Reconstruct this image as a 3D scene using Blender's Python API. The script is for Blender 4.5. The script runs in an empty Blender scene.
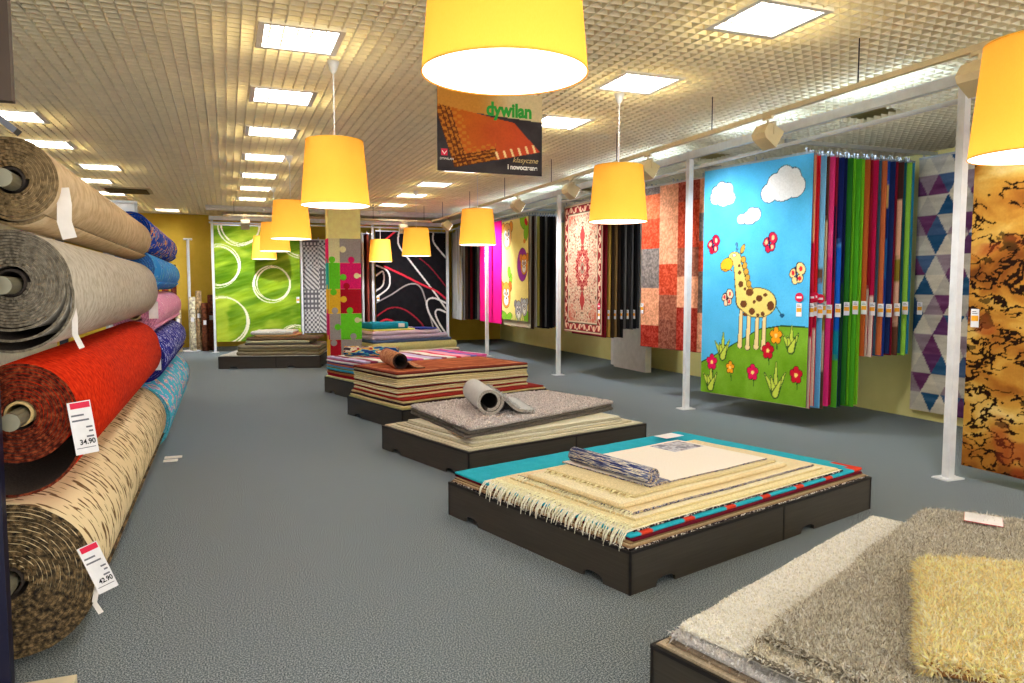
import bpy, math, random
import numpy as np
from mathutils import Vector, Matrix

SC = bpy.context.scene
COL = SC.collection
rnd = random.Random(7)
PI = math.pi

# ------------------------------------------------------------------ colour
def lin(c):
    c = np.asarray(c, dtype=float) / 255.0
    return np.where(c <= 0.04045, c / 12.92, ((c + 0.055) / 1.055) ** 2.4)
def L4(c):
    v = lin(c); return (float(v[0]), float(v[1]), float(v[2]), 1.0)
def mulc(c, k): return tuple(max(0, min(255, x * k)) for x in c)

# ------------------------------------------------------------------ materials
MATS = {}
def _new(name):
    m = bpy.data.materials.new(name); m.use_nodes = True
    nt = m.node_tree; nt.nodes.clear()
    o = nt.nodes.new('ShaderNodeOutputMaterial'); b = nt.nodes.new('ShaderNodeBsdfPrincipled')
    nt.links.new(b.outputs[0], o.inputs[0])
    b.inputs['Specular IOR Level'].default_value = 0.25
    return m, nt, b, o
def _coords(nt, coord, scale):
    t = nt.nodes.new('ShaderNodeTexCoord'); mp = nt.nodes.new('ShaderNodeMapping')
    nt.links.new(t.outputs[coord], mp.inputs[0]); mp.inputs['Scale'].default_value = scale
    return mp.outputs[0]
def _bump(nt, b, vec, scale, strength, dist=0.01, detail=2):
    n = nt.nodes.new('ShaderNodeTexNoise'); n.inputs['Scale'].default_value = scale; n.inputs['Detail'].default_value = detail
    nt.links.new(vec, n.inputs['Vector'])
    bp = nt.nodes.new('ShaderNodeBump'); bp.inputs['Strength'].default_value = strength; bp.inputs['Distance'].default_value = dist
    nt.links.new(n.outputs[0], bp.inputs['Height']); nt.links.new(bp.outputs[0], b.inputs['Normal'])
def mat_noise(name, stops, scale=40, detail=3, rough=0.9, vec=(1, 1, 1), coord='Object', bump=0.0, bscale=None, metal=0, dist=0.01, spec=0.25, constant=False):
    """colour ramp over noise; stops = [(pos, rgb)]"""
    if name in MATS: return MATS[name]
    m, nt, b, o = _new(name)
    v = _coords(nt, coord, vec)
    if len(stops) == 1:
        b.inputs['Base Color'].default_value = L4(stops[0][1])
    else:
        n = nt.nodes.new('ShaderNodeTexNoise'); n.inputs['Scale'].default_value = scale; n.inputs['Detail'].default_value = detail
        n.inputs['Roughness'].default_value = 0.6
        nt.links.new(v, n.inputs['Vector'])
        r = nt.nodes.new('ShaderNodeValToRGB'); nt.links.new(n.outputs[0], r.inputs[0])
        if constant: r.color_ramp.interpolation = 'CONSTANT'
        els = r.color_ramp.elements
        els[0].position, els[0].color = stops[0][0], L4(stops[0][1])
        els[1].position, els[1].color = stops[-1][0], L4(stops[-1][1])
        for p, c in stops[1:-1]:
            e = els.new(p); e.color = L4(c)
        nt.links.new(r.outputs[0], b.inputs['Base Color'])
    b.inputs['Roughness'].default_value = rough; b.inputs['Metallic'].default_value = metal
    b.inputs['Specular IOR Level'].default_value = spec
    if bump: _bump(nt, b, v, bscale or scale, bump, dist)
    MATS[name] = m; return m
def plain(name, c, rough=0.6, metal=0, spec=0.3):
    """paint/metal with a faint procedural mottling"""
    return mat_noise(name, [(0.3, mulc(c, 0.96)), (0.7, mulc(c, 1.03))], scale=9, rough=rough, metal=metal, spec=spec)
def fabric(c, var=0.12, scale=120, bump=0.35):
    name = 'fabric_%d_%d_%d_%d' % (c[0], c[1], c[2], int(var * 100))
    return mat_noise(name, [(0.3, mulc(c, 1 - var)), (0.7, mulc(c, 1 + var))], scale=scale, rough=0.95, bump=bump, bscale=scale, spec=0.1, dist=0.004)
def mat_vc(name, bscale=260, bump=0.35, rough=0.95):
    if name in MATS: return MATS[name]
    m, nt, b, o = _new(name)
    a = nt.nodes.new('ShaderNodeVertexColor'); a.layer_name = 'Col'
    v = _coords(nt, 'Object', (1, 1, 1))
    n = nt.nodes.new('ShaderNodeTexNoise'); n.inputs['Scale'].default_value = 60; n.inputs['Detail'].default_value = 4
    nt.links.new(v, n.inputs['Vector'])
    mr = nt.nodes.new('ShaderNodeMapRange'); mr.inputs[3].default_value = 0.82; mr.inputs[4].default_value = 1.16
    nt.links.new(n.outputs[0], mr.inputs[0])
    mx = nt.nodes.new('ShaderNodeVectorMath'); mx.operation = 'SCALE'
    nt.links.new(a.outputs[0], mx.inputs[0]); nt.links.new(mr.outputs[0], mx.inputs['Scale'])
    nt.links.new(mx.outputs[0], b.inputs['Base Color'])
    b.inputs['Roughness'].default_value = rough; b.inputs['Specular IOR Level'].default_value = 0.08
    _bump(nt, b, v, bscale, bump, 0.004)
    MATS[name] = m; return m
def mat_emit(name, c, s):
    if name in MATS: return MATS[name]
    m, nt, b, o = _new(name)
    e = nt.nodes.new('ShaderNodeEmission'); e.inputs[0].default_value = L4(c); e.inputs[1].default_value = s
    nt.links.new(e.outputs[0], o.inputs[0]); MATS[name] = m; return m

# ------------------------------------------------------------------ objects
def put(o, parent=None):
    COL.objects.link(o)
    if parent is not None: o.parent = parent
    return o
def tag(o, label, cat, group=None, kind=None):
    o['label'] = label; o['category'] = cat
    if group: o['group'] = group
    if kind: o['kind'] = kind
    return o
def struct(o):
    o['kind'] = 'structure'; return o
def empty(name, loc, rz=0, label=None, cat=None, group=None):
    o = bpy.data.objects.new(name, None); o.empty_display_size = 0.1
    COL.objects.link(o); o.location = loc; o.rotation_euler = (0, 0, rz)
    if label: tag(o, label, cat, group)
    return o
def dup(root, loc, rz=None, label=None, group=None):
    r = root.copy(); COL.objects.link(r); r.location = loc
    if rz is not None: r.rotation_euler = (0, 0, rz)
    if label: r['label'] = label
    if group: r['group'] = group
    for ch in list(root.children):
        c = ch.copy(); COL.objects.link(c); c.parent = r
        for g in list(ch.children):
            d = g.copy(); COL.objects.link(d); d.parent = c
    return r
class MB:
    """collects shapes, then links them as one mesh"""
    def __init__(s): s.v = []; s.f = []; s.m = []
    def add(s, vs, fs, mi=0):
        b = len(s.v); s.v += [tuple(map(float, p)) for p in vs]
        s.f += [tuple(b + i for i in f) for f in fs]; s.m += [mi] * len(fs)
    def box(s, x0, x1, y0, y1, z0, z1, mi=0):
        s.add([(x0, y0, z0), (x1, y0, z0), (x1, y1, z0), (x0, y1, z0), (x0, y0, z1), (x1, y0, z1), (x1, y1, z1), (x0, y1, z1)],
              [(0, 3, 2, 1), (4, 5, 6, 7), (0, 1, 5, 4), (1, 2, 6, 5), (2, 3, 7, 6), (3, 0, 4, 7)], mi)
    def obox(s, c, ax, h, mi=0):
        c = Vector(c); a = [Vector(q).normalized() * k for q, k in zip(ax, h)]
        vs = [c + a[0] * i + a[1] * j + a[2] * k for k in (-1, 1) for (i, j) in ((-1, -1), (1, -1), (1, 1), (-1, 1))]
        s.add(vs, [(0, 3, 2, 1), (4, 5, 6, 7), (0, 1, 5, 4), (1, 2, 6, 5), (2, 3, 7, 6), (3, 0, 4, 7)], mi)
    def tube(s, pts, r, n=10, mi=0, cap=True):
        pts = [Vector(p) for p in pts]; rs = r if isinstance(r, (list, tuple)) else [r] * len(pts)
        vs = []; prev = None
        for i, p in enumerate(pts):
            d = (pts[min(i + 1, len(pts) - 1)] - pts[max(i - 1, 0)]).normalized()
            if prev is None:
                up = Vector((0, 0, 1)) if abs(d.z) < 0.9 else Vector((1, 0, 0)); a = d.cross(up).normalized()
            else: a = (prev - d * prev.dot(d)).normalized()
            prev = a; b2 = d.cross(a)
            for k in range(n):
                t = 2 * PI * k / n; vs.append(p + (a * math.cos(t) + b2 * math.sin(t)) * rs[i])
        fs = [(i * n + k, i * n + (k + 1) % n, (i + 1) * n + (k + 1) % n, (i + 1) * n + k) for i in range(len(pts) - 1) for k in range(n)]
        if cap: fs += [tuple(reversed(range(n))), tuple(range((len(pts) - 1) * n, len(pts) * n))]
        s.add(vs, fs, mi)
    def lathe(s, prof, n=32, mi=0, c=(0, 0, 0), close=False):
        vs = [(c[0] + r * math.cos(2 * PI * k / n), c[1] + r * math.sin(2 * PI * k / n), c[2] + z) for r, z in prof for k in range(n)]
        fs = [(i * n + k, i * n + (k + 1) % n, (i + 1) * n + (k + 1) % n, (i + 1) * n + k) for i in range(len(prof) - 1) for k in range(n)]
        if close: fs += [tuple(reversed(range(n))), tuple(range((len(prof) - 1) * n, len(prof) * n))]
        s.add(vs, fs, mi)
    def prism(s, poly, o, ux, uz, d, mi=0):
        """poly (a,b) in plane o + a*ux + b*uz, extruded by vector d"""
        o, ux, uz, d = Vector(o), Vector(ux), Vector(uz), Vector(d); n = len(poly)
        vs = [o + ux * a + uz * b for a, b in poly]; vs += [p + d for p in vs]
        s.add(vs, [tuple(range(n)), tuple(reversed(range(n, 2 * n)))] + [(i, (i + 1) % n, n + (i + 1) % n, n + i)[::-1] for i in range(n)], mi)
    def build(s, name, mats, parent=None, smooth=False, loc=(0, 0, 0)):
        me = bpy.data.meshes.new(name); me.from_pydata(s.v, [], s.f)
        for m in (mats if isinstance(mats, (list, tuple)) else [mats]): me.materials.append(m)
        if any(s.m): me.polygons.foreach_set('material_index', s.m)
        if smooth: me.polygons.foreach_set('use_smooth', [True] * len(s.f))
        me.update(); o = bpy.data.objects.new(name, me); o.location = loc
        return put(o, parent)
def text(name, body, size, m, parent, loc, rot, offset=0.0, shear=0.0, ext=0.0008, align='LEFT', sx=1.0):
    cu = bpy.data.curves.new(name, 'FONT'); cu.body = body; cu.size = size; cu.offset = offset; cu.shear = shear; cu.extrude = ext; cu.align_x = align
    tmp = bpy.data.objects.new('tmp', cu); COL.objects.link(tmp)
    dg = bpy.context.evaluated_depsgraph_get()
    me = bpy.data.meshes.new_from_object(tmp.evaluated_get(dg)); bpy.data.objects.remove(tmp)
    me.name = name; me.materials.clear(); me.materials.append(m)
    o = bpy.data.objects.new(name, me); o.location = loc; o.rotation_euler = rot; o.scale = (sx, 1, 1)
    return put(o, parent)
def sm(x): x = np.clip(x, 0, 1); return x * x * (3 - 2 * x)
def vnoise(x, y, seed=0):
    """value noise on numpy arrays"""
    xi = np.floor(x).astype(np.int64); yi = np.floor(y).astype(np.int64); fx = sm(x - xi); fy = sm(y - yi)
    def h(a, b):
        n = (a * 374761393 + b * 668265263 + seed * 974634777) & 0x7fffffff
        n = ((n ^ (n >> 13)) * 1274126177) & 0x7fffffff
        return ((n ^ (n >> 16)) & 0xffff) / 65535.0
    return (h(xi, yi) * (1 - fx) + h(xi + 1, yi) * fx) * (1 - fy) + (h(xi, yi + 1) * (1 - fx) + h(xi + 1, yi + 1) * fx) * fy
def fbm(x, y, seed=0, o=4):
    s = 0; a = 0.5
    for i in range(o): s = s + a * vnoise(x * 2 ** i, y * 2 ** i, seed + i * 17); a *= 0.5
    return s / (1 - 0.5 ** o)

# ------------------------------------------------------------------ shared materials
M_white = plain('white_powder_coat', (222, 224, 226), 0.45)
M_tag = plain('paper_white', (236, 234, 236), 0.7)
M_tagtxt = plain('paper_print_grey', (110, 110, 118), 0.8)
M_red = plain('sticker_red', (222, 30, 70), 0.5)
M_black = plain('print_black', (25, 24, 28), 0.7)
M_orange = plain('print_orange', (245, 170, 40), 0.7)
M_steel = plain('galvanised_steel', (176, 178, 180), 0.35, 0.7)
M_beige = plain('beige_enamel', (206, 190, 150), 0.5)
M_vc = mat_vc('woven_pile')
M_vcs = mat_vc('woven_pile_fine', 500, 0.2)

# ------------------------------------------------------------------ room
ZC = 3.5
floor_m = mat_noise('grey_loop_carpet', [(0.36, (50, 60, 67)), (0.48, (97, 108, 115)), (0.61, (170, 179, 185))], scale=150, detail=5, rough=0.95, bump=0.3, bscale=300, dist=0.003, spec=0.08)
def plane_box(name, x0, x1, y0, y1, z0, z1, m):
    b = MB(); b.box(x0, x1, y0, y1, z0, z1); return struct(b.build(name, m))
plane_box('floor', -4.2, 10.2, -3.0, 21.7, -0.1, 0.0, floor_m)
M_wall = mat_noise('yellow_wall_paint', [(0.3, (242, 230, 150)), (0.7, (248, 236, 160))], scale=4, rough=0.8, bump=0.08, bscale=200)
M_gold = mat_noise('golden_wall_paint', [(0.3, (222, 184, 62)), (0.7, (232, 194, 72))], scale=4, rough=0.8, bump=0.08, bscale=200)
M_offwall = plain('plain_wall_paint', (206, 200, 184), 0.8)
plane_box('wall_right', 7.85, 7.97, -1.0, 21.4, 0.0, 3.2, M_wall)
plane_box('wall_back', -4.2, 10.2, 21.4, 21.6, 0.0, 3.9, M_gold)
plane_box('wall_left', -4.2, -4.0, -3.0, 21.4, 0.0, 3.9, M_offwall)
plane_box('wall_outer_right', 10.0, 10.2, -3.0, 21.4, 0.0, 3.9, M_offwall)
M_plenum = plain('ceiling_void_paint', (210, 196, 146), 0.9)
cl = plane_box('ceiling', -4.2, 10.2, -3.0, 21.7, 3.72, 3.84, M_plenum)
b = MB()
bx0, bx1, by0, by1 = -4.0, 10.0, -0.5, 21.4
OPEN = [(6.35, 6.95, 6.1, 6.7), (6.35, 6.95, 9.0, 9.6), (6.35, 6.95, 13.0, 13.6)]   # missing tiles over the racks
def runs(lo, hi, cuts):
    out = []; a = lo
    for c0, c1 in sorted(cuts):
        out.append((a, c0)); a = c1
    out.append((a, hi)); return out
x = bx0 + 0.05
while x < bx1:
    for a, c in runs(by0, by1, [(o[2], o[3]) for o in OPEN if o[0] < x < o[1]]): b.box(x - 0.005, x + 0.005, a, c, ZC, ZC + 0.05)
    x += 0.1
y = by0 + 0.05
while y < by1:
    for a, c in runs(bx0, bx1, [(o[0], o[1]) for o in OPEN if o[2] < y < o[3]]): b.box(a, c, y - 0.005, y + 0.005, ZC + 0.001, ZC + 0.05)
    y += 0.1
g = b.build('ceiling_grid', plain('open_cell_grid', (242, 233, 205), 0.6), cl); struct(g)
# white boxed pilaster on the right wall
b = MB(); b.box(7.27, 7.40, 11.95, 13.15, 0, 3.2); b.box(7.42, 7.84, 13.0, 13.55, 0, 3.2); struct(b.build('trim_1', plain('white_boxing', (226, 222, 222), 0.6)))

# ------------------------------------------------------------------ ceiling lights
M_panel = mat_emit('fluorescent_panel', (250, 250, 255), 16.0)
M_frame = plain('fixture_frame', (238, 234, 220), 0.5)
def make_light():
    t = empty('ceiling_light', (0, 0, ZC)); t['category'] = 'ceiling light'
    b = MB()
    for (x0, x1, y0, y1) in ((-0.31, 0.31, -0.31, -0.265), (-0.31, 0.31, 0.265, 0.31), (-0.31, -0.265, -0.265, 0.265), (0.265, 0.31, -0.265, 0.265)):
        b.box(x0, x1, y0, y1, -0.012, 0.05)
    b.build('frame', M_frame, t)
    b = MB(); b.box(-0.265, 0.265, -0.265, 0.265, 0.012, 0.03); b.build('diffuser', M_panel, t)
    b = MB()
    for i in range(1, 12):
        k = -0.265 + 0.53 * i / 12; b.box(k - 0.002, k + 0.002, -0.265, 0.265, -0.006, 0.011)
    for i in range(1, 5):
        k = -0.265 + 0.53 * i / 5; b.box(-0.265, 0.265, k - 0.003, k + 0.003, -0.007, 0.010)
    b.build('louvre', M_frame, t)
    return t
LROW = [(0.575, y, 'middle') for y in (.6, 2.4, 4.2, 6.03, 7.86, 9.7, 11.6, 13.5, 15.25, 17.1)] + \
       [(3.64, y, 'right') for y in (.85, 2.6, 4.4, 6.17, 7.93, 9.75, 11.6, 13.47, 15.23, 17.13)] + \
       [(x, y, 'left') for x, y in ((-2.17, 9.8), (-2.17, 11.54), (-1.805, 13.42), (-2.16, 15.2), (-2.16, 17.1), (-2.16, 19.0))] + [(-1.3, 20.3, 'back')]
ordw = ['first', 'second', 'third', 'fourth', 'fifth', 'sixth', 'seventh', 'eighth', 'ninth', 'tenth', 'eleventh', 'twelfth', 'thirteenth',
        'fourteenth', 'fifteenth', 'sixteenth', 'seventeenth', 'eighteenth', 'nineteenth', 'twentieth']
lt = None; cnt = {}
for x, y, r in LROW:
    k = cnt.get(r, 0); cnt[r] = k + 1
    lab = 'square white louvred ceiling light, %s from the front in the %s row' % (ordw[k], r) if r != 'back' else 'square ceiling light nearest the golden back wall'
    if lt is None: lt = make_light(); lt.location = (x, y, ZC); t = lt
    else: t = dup(lt, (x, y, ZC))
    t['label'] = lab; t['group'] = 'ceiling light panels'
# brown vent
t = empty('ceiling_vent', (-1.75, 16.4, ZC), 0, 'flat brownish square ceiling vent above the left carpet rolls', 'vent')
b = MB(); b.box(-0.42, 0.42, -0.42, 0.42, -0.02, 0.03); b.build('frame', M_beige, t)
b = MB()
for i in range(9): b.obox((0, -0.32 + i * 0.08, -0.03), ((1, 0, 0), (0, 1, 0.6), (0, -0.6, 1)), (0.36, 0.025, 0.004))
b.build('slats', plain('vent_brown', (120, 100, 62), 0.7), t)

# ------------------------------------------------------------------ pendant lamps
def mat_shade():
    m, nt, bs, o = _new('yellow_shade_fabric')
    v = _coords(nt, 'Object', (60, 60, 14))
    n = nt.nodes.new('ShaderNodeTexNoise'); n.inputs['Scale'].default_value = 6; nt.links.new(v, n.inputs['Vector'])
    r = nt.nodes.new('ShaderNodeValToRGB'); nt.links.new(n.outputs[0], r.inputs[0])
    r.color_ramp.elements[0].color = L4((240, 172, 64)); r.color_ramp.elements[1].color = L4((245, 183, 78))
    d = nt.nodes.new('ShaderNodeBsdfDiffuse'); tr = nt.nodes.new('ShaderNodeBsdfTranslucent'); mx = nt.nodes.new('ShaderNodeMixShader')
    nt.links.new(r.outputs[0], d.inputs[0]); nt.links.new(r.outputs[0], tr.inputs[0]); mx.inputs[0].default_value = 0.5
    nt.links.new(d.outputs[0], mx.inputs[1]); nt.links.new(tr.outputs[0], mx.inputs[2])
    nt.links.new(mx.outputs[0], o.inputs[0]); return m
M_shade = mat_shade()
M_glow = mat_emit('lamp_diffuser_glow', (255, 244, 224), 3.2)
RB, RT, HS = 0.289, 0.24, 0.55
BULB_W = 3.4
def make_lamp():
    t = empty('pendant_lamp', (0, 0, 0)); t['category'] = 'lamp'
    b = MB(); b.lathe([(RB, 0), (RB - (RB - RT) * 0.25, HS * 0.25), (RB - (RB - RT) * 0.5, HS * 0.5), (RB - (RB - RT) * 0.75, HS * 0.75), (RT, HS)], 48)
    s = b.build('lamp_shade', M_shade, t, True)
    b = MB(); b.lathe([(RB + 0.0005, 0), (RB + 0.002, 0.003), (RB + 0.0005, 0.006)], 48); b.build('rim', plain('shade_rim', (236, 180, 60), 0.8), s, True)
    b = MB(); b.lathe([(RT, HS - 0.01), (RT + 0.003, HS - 0.004), (RT, HS)], 48)
    b.build('rim', plain('shade_rim', (236, 180, 60), 0.8), s, True)
    b = MB(); b.lathe([(0.0001, 0.010), (RB - 0.004, 0.004)], 48); b.build('diffuser', M_glow, t, True)
    b = MB()
    for k in range(3):
        a = k * 2 * PI / 3; b.tube([(0, 0, HS - 0.02), (RT * math.cos(a), RT * math.sin(a), HS - 0.012)], 0.003, 6)
    b.lathe([(0.022, HS - 0.12), (0.024, HS - 0.02), (0.012, HS)], 16, close=True); b.build('socket', M_white, t)
    b = MB(); b.lathe([(0.01, HS * 0.42), (0.035, HS * 0.5), (0.042, HS * 0.58), (0.03, HS * 0.68), (0.018, HS * 0.78)], 20, close=True)
    b.build('bulb', mat_emit('bulb_glass_glow', (255, 236, 200), 4.0), t, True)
    return t
def finish_lamp(t, zb, lab):
    t['label'] = lab; t['group'] = 'yellow pendant lamps'
    b = MB(); b.tube([(0, 0, HS), (0, 0, ZC - zb - 0.05)], 0.0055, 8); b.build('cord', M_white, t)
    b = MB(); b.lathe([(0.012, ZC - zb - 0.10), (0.03, ZC - zb - 0.075), (0.05, ZC - zb - 0.01), (0.05, ZC - zb)], 20, close=True); b.build('ceiling_rose', M_white, t, True)
    l = bpy.data.lights.new('bulb_light', 'POINT'); l.energy = BULB_W; l.color = (1.0, 0.90, 0.72); l.shadow_soft_size = 0.05
    o = bpy.data.objects.new('bulb_light', l); o.location = (0, 0, HS * 0.62); put(o, t)
LAMPS = [(0.925, 2.472, 2.338, 'yellow pendant lamp nearest the camera, above the near aisle'),
         (0.893, 6.52, 2.292, 'yellow pendant lamp second from the front in the left row'),
         (0.905, 11.34, 2.30, 'yellow pendant lamp third from the front in the left row'),
         (0.895, 15.03, 2.285, 'yellow pendant lamp fourth from the front in the left row, before the green rug'),
         (0.872, 18.75, 2.262, 'yellow pendant lamp farthest back in the left row, closest to the green rug'),
         (3.70, 2.5, 2.235, 'yellow pendant lamp cut off by the right edge, before the brown marbled rug'),
         (3.66, 6.565, 2.246, 'yellow pendant lamp hanging in front of the patchwork and medallion rugs'),
         (3.68, 11.05, 2.254, 'yellow pendant lamp hanging in front of the pink rug'),
         (3.555, 14.53, 2.216, 'larger looking of two yellow pendant lamps before the black swirl rug'),
         (3.63, 18.6, 2.232, 'smaller looking of two yellow pendant lamps before the black swirl rug')]
lamp0 = make_lamp(); extra = []
for i, (x, y, z, lab) in enumerate(LAMPS):
    t = lamp0 if i == 0 else dup(lamp0, (x, y, z)); t.location = (x, y, z); extra.append((t, z, lab))
for e in extra: finish_lamp(*e)

# ------------------------------------------------------------------ hanging sign
def sign():
    t = empty('hanging_sign', (1.652, 6.0, 2.56), 0, 'dark hanging sign with a red carpet picture and green lettering', 'sign')
    W, H = 0.935, 0.68
    def col(U, V):
        x = U; y = 1 - V   # y down
        c = np.zeros(U.shape + (3,)); n = fbm(x * 4, y * 4, 3)
        c[:] = (58, 52, 54)
        c += (n[..., None] - 0.5) * 50
        # tan band at the top of the print, lens glare painted into its colour
        top = (y < 0.25 + 0.08 * x)
        c[top] = (205, 160, 92)
        k = sm((x - 0.35) / 0.4)[..., None]
        c[top] = ((1 - k) * np.array((196, 132, 52)) + k * np.array((216, 196, 150)))[top]
        # carpet: a quadrilateral in perspective
        A, B, C, D = (-0.03, 0.20), (0.72, 0.36), (0.98, 0.70), (0.155, 0.955)
        def side(p, q): return (q[0] - p[0]) * (y - p[1]) - (q[1] - p[1]) * (x - p[0])
        inside = (side(A, B) > 0) & (side(B, C) > 0) & (side(C, D) > 0) & (side(D, A) > 0)
        a = side(D, A) / 1.0; cc = side(C, D)
        base = np.stack([170 + 30 * x + 20 * n, 62 + 26 * (1 - x) + 20 * n, 22 + 24 * x], -1)
        c[inside] = base[inside]
        d1 = side(D, A) / math.hypot(A[0] - D[0], A[1] - D[1]); d2 = side(C, D) / math.hypot(C[0] - D[0], C[1] - D[1])
        fade = x < 0.55
        bord = inside & fade & ((d1 < 0.13) | ((d2 < 0.13)))
        orn = (np.sin(x * 70) * np.sin(y * 80) > 0.1)
        c[bord] = (186, 112, 34); c[bord & orn] = (120, 62, 22)
        for e0 in (0.0, 0.05, 0.09, 0.13):
            ln = inside & fade & (((np.abs(d1 - e0) < 0.006)) | ((np.abs(d2 - e0) < 0.008))); c[ln] = (92, 44, 18)
        lp = inside & fade & (d1 > 0.13) & (d2 > 0.13) & ((d1 < 0.22) | (d2 < 0.2)); c[lp & orn] = (196, 118, 36)
        for k2 in range(6):   # pale cut marks along the near edge
            cx = 0.56 + k2 * 0.072; cy = 0.775 - k2 * 0.022
            c[(np.abs((x - cx) - (y - cy) * 0.25) < 0.011) & (np.abs(y - cy) < 0.045)] = (246, 214, 150)
        return c
    paint_panel('printed_panel', t, W, H, 0.012, 150, 110, col, plain('sign_edge', (60, 56, 56), 0.5), flat=True, m=mat_vc('printed_board', 300, 0.0, 0.4))
    G = plain('sign_green', (40, 160, 50), 0.5); Wt = plain('sign_white', (240, 236, 228), 0.6); Cr = plain('sign_cream', (206, 178, 120), 0.6)
    R90 = (PI / 2, 0, 0)
    tx = text('lettering', 'dywilan', 0.155, G, t, (0.425, -0.0085, 0.485), R90, 0.0065, sx=0.88); tx['label'] = 'bold green word across the top of the sign'
    text('lettering', 'klasyczne', 0.062, Cr, t, (0.66, -0.0085, 0.105), R90, 0.0, 0.35)
    text('lettering', 'i nowoczesne', 0.058, Wt, t, (0.615, -0.0085, 0.045), R90, 0.0018, 0.0, sx=0.86)
    b = MB(); b.prism([(0.03, 0.125), (0.085, 0.125), (0.085, 0.18), (0.03, 0.18)], (0, -0.0075, 0), (1, 0, 0), (0, 0, 1), (0, 0.002, 0))
    lg = b.build('emblem', M_red, t); lg['label'] = 'small red square emblem with a white tick'
    b = MB(); b.prism([(0.038, 0.168), (0.0575, 0.142), (0.077, 0.168), (0.077, 0.158), (0.0575, 0.132), (0.038, 0.158)], (0, -0.0095, 0), (1, 0, 0), (0, 0, 1), (0, 0.002, 0))
    b.build('tick', Wt, lg)
    text('lettering', 'DYWILAN', 0.026, Wt, t, (0.018, -0.0085, 0.09), R90, 0.0)
    for x in (0.08, W - 0.08):
        b = MB(); b.tube([(x, 0, H - 0.005), (x, 0, ZC - 2.56)], 0.002, 6); b.build('hanging_wire', M_steel, t)
def grid_mesh(name, P, colours, nu, nv, back, mats, parent, smooth=True, side_mi=1):
    """P (nv,nu,3) front grid, row 0 = bottom; back = offset vector closing it to a solid"""
    vs = P.reshape(-1, 3); n0 = len(vs)
    i = np.arange(nu - 1)[None, :] + np.arange(nv - 1)[:, None] * nu
    q = np.stack([i, i + 1, i + nu + 1, i + nu], -1).reshape(-1, 4)
    per = list(range(nu)) + [r * nu + nu - 1 for r in range(1, nv)] + [(nv - 1) * nu + c for c in range(nu - 2, -1, -1)] + [r * nu for r in range(nv - 2, 0, -1)]
    bk = vs[per] + np.asarray(back); m = len(per)
    dupf = vs[per]   # separate border verts so the side keeps its own colour
    allv = np.concatenate([vs, dupf, bk])
    faces = [tuple(map(int, f)) for f in q]
    faces += [(n0 + (k + 1) % m, n0 + k, n0 + m + k, n0 + m + (k + 1) % m) for k in range(m)]
    faces.append(tuple(n0 + m + k for k in reversed(range(m))))
    me = bpy.data.meshes.new(name); me.from_pydata([tuple(p) for p in allv.tolist()], [], faces)
    for mt in mats: me.materials.append(mt)
    mi = np.zeros(len(faces), dtype=np.int32); mi[len(q):] = side_mi
    me.polygons.foreach_set('material_index', mi)
    s = np.zeros(len(faces), dtype=bool); s[:len(q)] = smooth; me.polygons.foreach_set('use_smooth', s)
    if colours is not None:
        ca = me.color_attributes.new('Col', 'FLOAT_COLOR', 'POINT')
        c = np.ones((len(allv), 4)); c[:n0, :3] = lin(np.clip(colours.reshape(-1, 3), 0, 255)); c[n0:, :3] = 0.3
        ca.data.foreach_set('color', c.astype(np.float32).ravel())
    me.update(); return put(bpy.data.objects.new(name, me), parent)
def paint_panel(name, parent, W, H, t, nu, nv, colfn, edge, wave=0.0, seed=0, flat=False, m=None):
    U, V = np.meshgrid(np.linspace(0, 1, nu), np.linspace(0, 1, nv))
    Y = -t / 2 + wave * (np.sin(U * 5 + seed) * 0.6 + np.sin(U * 11 + seed * 2 + V * 1.5) * 0.4) * (1 - 0.75 * V)
    P = np.stack([U * W, Y, V * H], -1)
    return grid_mesh(name, P, colfn(U, V) if colfn else None, nu, nv, (0, t, 0), [m or M_vc, edge], parent, not flat)
sign()

# ------------------------------------------------------------------ hanging rugs
def small_tag(parent, x, z, y, w=0.07, h=0.15, disc=True, band=True):
    b = MB(); b.box(x - w / 2, x + w / 2, y - 0.0015, y, z - h, z, 0)
    if band: b.box(x - w / 2 + 0.004, x + w / 2 - 0.004, y - 0.0025, y - 0.0015, z - h * 0.66, z - h * 0.36, 1)
    for k in range(2): b.box(x - w * 0.35, x + w * (0.15 + 0.15 * k), y - 0.0022, y - 0.0015, z - h * (0.16 + 0.1 * k), z - h * (0.12 + 0.1 * k), 2)
    b.build('price_tag', [M_tag, M_orange, M_tagtxt], parent)
    if disc:
        b = MB(); r = w * 0.75; cz = z + r + 0.012
        b.prism([(r * math.cos(2 * PI * k / 24), r * math.sin(2 * PI * k / 24)) for k in range(24)], (x, y - 0.003, cz), (1, 0, 0), (0, 0, 1), (0, 0.002, 0), 0)
        b.box(x - r * 0.62, x + r * 0.62, y - 0.004, y - 0.003, cz - r * 0.22, cz + r * 0.22, 1)
        b.build('round_sticker', [M_red, M_tag], parent)
def hanger(parent, W, H, t):
    b = MB(); b.box(0.0, W, -t / 2 - 0.004, t / 2 + 0.004, H - 0.012, H + 0.014)
    for k in (0.06, 0.5, 0.94): b.box(W * k - 0.012, W * k + 0.012, -0.006, 0.006, H + 0.014, H + 0.06)
    b.build('hanger_rail', M_steel, parent)
def bands(cols, jag=0.012):
    """[(v_top, rgb)...] listed from the top down, v from the top"""
    def f(U, V):
        y = 1 - V; c = np.zeros(U.shape + (3,)); c[:] = cols[-1][1]; lo = 0
        yy = y + jag * np.sin(U * 9) + 0.02 * (fbm(U * 3, y * 3, 5) - 0.5)
        for v1, col in cols:
            c[(yy >= lo) & (yy < v1)] = col; lo = v1
        return c
    return f
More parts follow.
